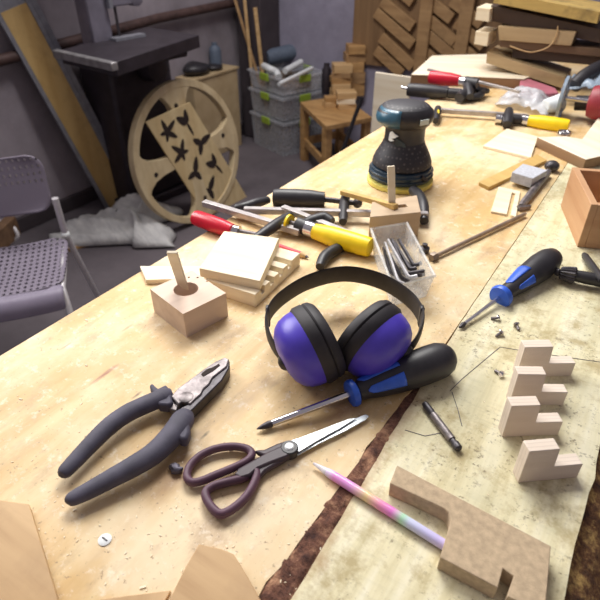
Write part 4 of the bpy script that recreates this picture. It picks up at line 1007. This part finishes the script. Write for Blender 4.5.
# ------------------------------------------------------------------ storage bins
N0, L0 = G(284,158,0), G(252,143,0); e1 = (L0-N0); w1 = e1.length; e1.normalize(); e2 = Vector((e1.y, -e1.x, 0))
if e2.dot(Fh) < 0: e2 = -e2
w1 = min(w1, .40); w2 = .36; ang = math.atan2(e1.y, e1.x)
print('BINS', N0, L0, w1, 'px right', )
levels = [(0,.235),(.243,.155),(.406,.115)]
labs = ['lowest of the three stacked clear storage bins, full of clutter', 'middle of the three stacked clear storage bins', 'topmost open clear storage bin holding pipes and a grey roll']
for (z, h), lab in zip(levels, labs):
    c = N0+e1*w1/2+e2*w2/2; t = thing('storage_bin', lab, 'storage bin', (c.x, c.y, z), ang, 'stacked clear storage bins')
    lo = [(-w1/2*.92,-w2/2*.92,0),(w1/2*.92,-w2/2*.92,0),(w1/2*.92,w2/2*.92,0),(-w1/2*.92,w2/2*.92,0)]; hi = [(-w1/2*.98,-w2/2*.98,h-.02),(w1/2*.98,-w2/2*.98,h-.02),(w1/2*.98,w2/2*.98,h-.02),(-w1/2*.98,w2/2*.98,h-.02)]
    mb = MB(); A = [mb.bm.verts.new(p) for p in lo]; B = [mb.bm.verts.new(p) for p in hi]; mb.bm.faces.new(A)
    for i in range(4): mb.bm.faces.new([A[i], A[(i+1)%4], B[(i+1)%4], B[i]])
    o = mb.build('bin_body', 'tote', t, smooth=False); sd = o.modifiers.new('wall', 'SOLIDIFY'); sd.thickness = .003
    if z < .4: MB().box((0,0,h-.011), (w1*1.04, w2*1.04, .02)).build('lid', 'tote', t, bevel=.006)
    else: MB().tube([(-w1/2,-w2/2,h-.012),(w1/2,-w2/2,h-.012),(w1/2,w2/2,h-.012),(-w1/2,w2/2,h-.012)], .009, 8, True).build('rim', 'tote', t)
    for sx, sy, d in ((0,1,(.09,.014,.045)),(0,-1,(.09,.014,.045)),(1,0,(.014,.09,.045)),(-1,0,(.014,.09,.045))):
        MB().box((sx*(w1/2+.006), sy*(w2/2+.006), h-.022), d).build('clip', 'green', t, bevel=.004)
    mb = MB()
    for i in range(26):
        mb.box((random.uniform(-.32,.32)*w1, random.uniform(-.32,.32)*w2, random.uniform(.012,h*.55)), [random.uniform(.03,.11) for _ in range(3)], Matrix.Rotation(random.uniform(0,3), 3, Vector((random.random(), random.random(), 1)).normalized()))
    for v in mb.bm.verts: v.co.z = min(h-.04, max(.006, v.co.z)); v.co.x = max(-.43*w1, min(.43*w1, v.co.x)); v.co.y = max(-.43*w2, min(.43*w2, v.co.y))
    o = mb.build('loose_clutter', 'clutter', None); o.rotation_euler = (0,0,ang); tag(o, 'jumble of oddments inside the %s clear storage bin' % ['lowest','middle','topmost'][int(z > .2)+int(z > .3)], 'clutter', kind='stuff', loc=(c.x, c.y, z+.003))
zt = .53
a0, a1 = G(266,58,.56), G(312,47,.60)
o = wbuild(MB().tube([a0, a0+(a1-a0)*.01, a1], [.044,.052,.052], 28), 'vinyl_roll', 'greyblue', None, origin=(a0+a1)/2-UP*.05); tag(o, 'rolled grey-blue sheet lying across the topmost storage bin', 'roll')
for p, q, r, lab in [((285,71),(301,62),.020,'short white pipe lying right of the pipe elbow in the top bin'), ((279,84),(312,68),.012,'long thin white pipe lying across the front corner of the top bin')]:
    a_, b_ = G(*p, zt), G(*q, zt+.02); o = wbuild(MB().tube([a_, b_], r, 16), 'white_pipe', 'white', None, origin=(a_+b_)/2-UP*r); tag(o, lab, 'pipe', 'white pipes in the top bin')
el = [G(264,66,zt+.02), G(270,69,zt+.02), G(276,72,zt), G(279,77,zt-.02)]
o = wbuild(MB().tube(smoothpath(el, 5), .022, 16), 'pipe_elbow', 'white', None, origin=el[2]-UP*.03); tag(o, 'white plastic pipe elbow sticking out of the topmost bin', 'pipe fitting')

# ------------------------------------------------------------------ sticks in the corner
for (p, q, r, mt, lab) in [((235,0),(250,50),.010,'slat','thin dark stick leaning in the corner, leftmost of three'), ((244.5,0),(250.5,62),.011,'tan','tall pale batten leaning in the corner, middle of three'), ((255,8),(260.5,57),.013,'tan','shorter pale batten leaning in the corner, rightmost of three')]:
    A_, B_ = Y(*p, 3.12), Y(*q, 3.16); d = (A_-B_); k = B_.z/d.z; F0 = B_-d*k; T0 = A_+d.normalized()*(.12 if p[1] == 0 else .0)
    F0.z = 0.0
    o = wbuild(MB().tube([F0, T0], r*1.25, 4), 'leaning_batten', mt, None, origin=F0); tag(o, lab, 'batten', 'battens leaning in the corner')

# ------------------------------------------------------------------ stool with wood offcuts
zs = .38
A_, B_, D_ = G(300,102,zs), G(326,126,zs), G(372,117,zs); e1 = A_-B_; e2 = D_-B_; E_ = A_+e2
t = thing('low_stool', 'low wooden stool piled with offcuts standing right of the storage bins', 'stool', ((A_+D_)/2).xy.to_3d())
q4 = [B_, D_, E_, A_]; wbuild(MB().hexa([p-UP*.03 for p in q4], q4), 'seat', 'stoolwood', t, bevel=.003)
cen = sum(q4, Vector())/4
for p in q4:
    c = p+(cen-p)*.14; wbuild(MB().box((c.x, c.y, (zs-.03)/2), (.045,.045,zs-.03), Matrix.Rotation(math.atan2(e2.y, e2.x), 3, 'Z')), 'leg', 'stoolwood', t, bevel=.003)
for i in range(4):
    a_, b_ = q4[i]+(cen-q4[i])*.14, q4[(i+1)%4]+(cen-q4[(i+1)%4])*.14; a_ = Vector((a_.x, a_.y, .13)); b_ = Vector((b_.x, b_.y, .13)); d = b_-a_
    wbuild(MB().box((a_+b_)/2, (d.length,.02,.05), Matrix.Rotation(math.atan2(d.y, d.x), 3, 'Z')), 'rail', 'stoolwood', t, bevel=.002)
def pile(px, py, items, grp, where):
    b = G(px, py, zs); z = zs
    for i, (w, d, h, mt, rot) in enumerate(items):
        o = MB().box((0,0,h/2), (w,d,h)).build('wood_offcut', mt, None, bevel=.002); o.rotation_euler = (0,0,YAW+rot)
        pos = 'lowest' if i == 0 else 'topmost' if i == len(items)-1 else ['','second','third','fourth','fifth','sixth'][i]+' from the bottom'
        tag(o, 'wood offcut, %s in the %s pile on the low stool' % (pos, where), 'wood offcut', grp, loc=(b.x+random.uniform(-.006,.006), b.y+random.uniform(-.006,.006), z)); z += h
pile(345,108, [(.11,.10,.035,'tan',.1),(.115,.10,.03,'pale',-.05),(.12,.09,.04,'tan',.1)], 'offcuts on the low stool', 'short front')
pile(340,97, [(.12,.11,.05,'tan',.2),(.12,.11,.045,'tan',.05),(.13,.10,.035,'stoolwood',.1),(.125,.10,.03,'slat',-.1),(.12,.11,.05,'tan',.12)], 'offcuts on the low stool', 'middle')
pile(353,94, [(.12,.11,.08,'stoolwood',.2),(.12,.12,.07,'slat',.05),(.12,.11,.06,'stoolwood',-.1),(.13,.11,.05,'slat',.15),(.11,.12,.05,'stoolwood',.1)], 'offcuts on the low stool', 'tall rear')
pile(329,107, [(.07,.07,.035,'tan',.3),(.07,.06,.03,'stoolwood',.1)], 'offcuts on the low stool', 'small left')
b = G(328,98,zs); b2 = G(326,93,zs); o = MB().lathe([(.03,0),(.032,.005),(.032,.15),(.02,.17),(.02,.19),(0,.191)], 20).build('dark_canister', 'machine', None); tag(o, 'dark canister standing on the low stool behind the offcuts', 'canister', loc=b2)
A_, B_ = Y(344,147,2.62), Y(362,97,2.66); d = (B_-A_); p0 = A_-d*(A_.z/d.z)
o = wbuild(MB().tube([p0, B_], .011, 10), 'black_rod', 'black', None, origin=p0); tag(o, 'black rod leaning upright beside the low stool, left of the sander', 'rod')

# ------------------------------------------------------------------ slatted panel on the back wall
yp = WY-.0135
zb = .575; xl, xr = Y(352,62,yp).x, Y(384,60,yp).x-.004
t = thing('plywood_sheet', 'plain brown plywood panel on the back wall left of the slatted panel', 'panel', (xl, yp, zb))
wbuild(MB().box(((xl+xr)/2, yp, zb+.5), (xr-xl, .018, 1.0)), 'board_face', 'panelwood', t)
x2 = Y(384,60,yp).x; x3 = -.70
t = thing('slatted_panel', 'brown panel of diagonal wooden slats on the back wall', 'panel', ((x2+x3)/2, yp, zb))
wbuild(MB().box(((x2+x3)/2, yp+.004, zb+.5), (x3-x2, .011, 1.0)), 'backing', 'panelwood', t)
ypf = yp-.02
for p, q in [((382,1),(413,27)),((376,12),(413,45)),((381,37),(413,67)),((376,50),(402,74)),((424,-3),(452,19)),((424,15),(455,42)),((424,31),(456,59)),((422,49),(440,66)),((384,-24),(413,2)),((452,0),(482,24)),((456,22),(484,46)),((456,42),(480,64))]:
    A_, B_ = Y(*p, ypf), Y(*q, ypf); d = B_-A_; L = d.length; an = math.atan2(d.z, d.x)
    R2 = Matrix.Rotation(-an, 3, 'Y'); wbuild(MB().box((A_+B_)/2, (L, .022, .062), R2), 'slat', 'slat', t, bevel=.002)
for px_ in (419, 457):
    b = Y(px_, 73, ypf-.02); wbuild(MB().box((b.x, ypf-.02, zb+.5), (.075,.022,1.0)), 'post', 'slat', t, bevel=.002)

# ------------------------------------------------------------------ light and camera
def area(name, loc, target, size, size_y, power, col, spread=180):
    l = bpy.data.lights.new(name, 'AREA'); l.shape = 'RECTANGLE'; l.size = size; l.size_y = size_y; l.energy = power; l.color = col; l.spread = math.radians(spread)
    o = bpy.data.objects.new(name, l); C.objects.link(o); o.location = loc; o.rotation_euler = (Vector(target)-Vector(loc)).to_track_quat('-Z', 'Y').to_euler()
area('bench_lamp', (-.85, 1.25, 2.3), (-.3, .65, .95), 0.9, .5, 16.5, (1, .985, .94), 140)
area('window_light', (-1.9, .55, 1.9), (-.35, .40, .95), 1.0, .9, 14.5, (1, .97, .95), 120)
area('background_fill', (-1.5, 1.9, 2.7), (-1.7, 2.2, 0), 1.2, .3, 36, (1, .96, .95), 170)  # extra area light added to lift the dark background, no fitting there
w = bpy.data.worlds.new('World'); bpy.context.scene.world = w; w.use_nodes = True
w.node_tree.nodes['Background'].inputs[0].default_value = (.82, .74, .82, 1); w.node_tree.nodes['Background'].inputs[1].default_value = .32
cd = bpy.data.cameras.new('camera'); cam = bpy.data.objects.new('camera', cd); C.objects.link(cam)
cd.sensor_width = 36; cd.lens = FPX/600*36; cd.clip_start = .02; cd.dof.use_dof = True; cd.dof.focus_distance = .62; cd.dof.aperture_fstop = 10; cam.location = CAM; cam.rotation_euler = (PI/2-PITCH, 0, YAW)
sc_ = bpy.context.scene; sc_.camera = cam
sc_.view_settings.view_transform = 'Standard'; sc_.view_settings.look = 'None'; sc_.view_settings.exposure = 0.; sc_.view_settings.gamma = 1
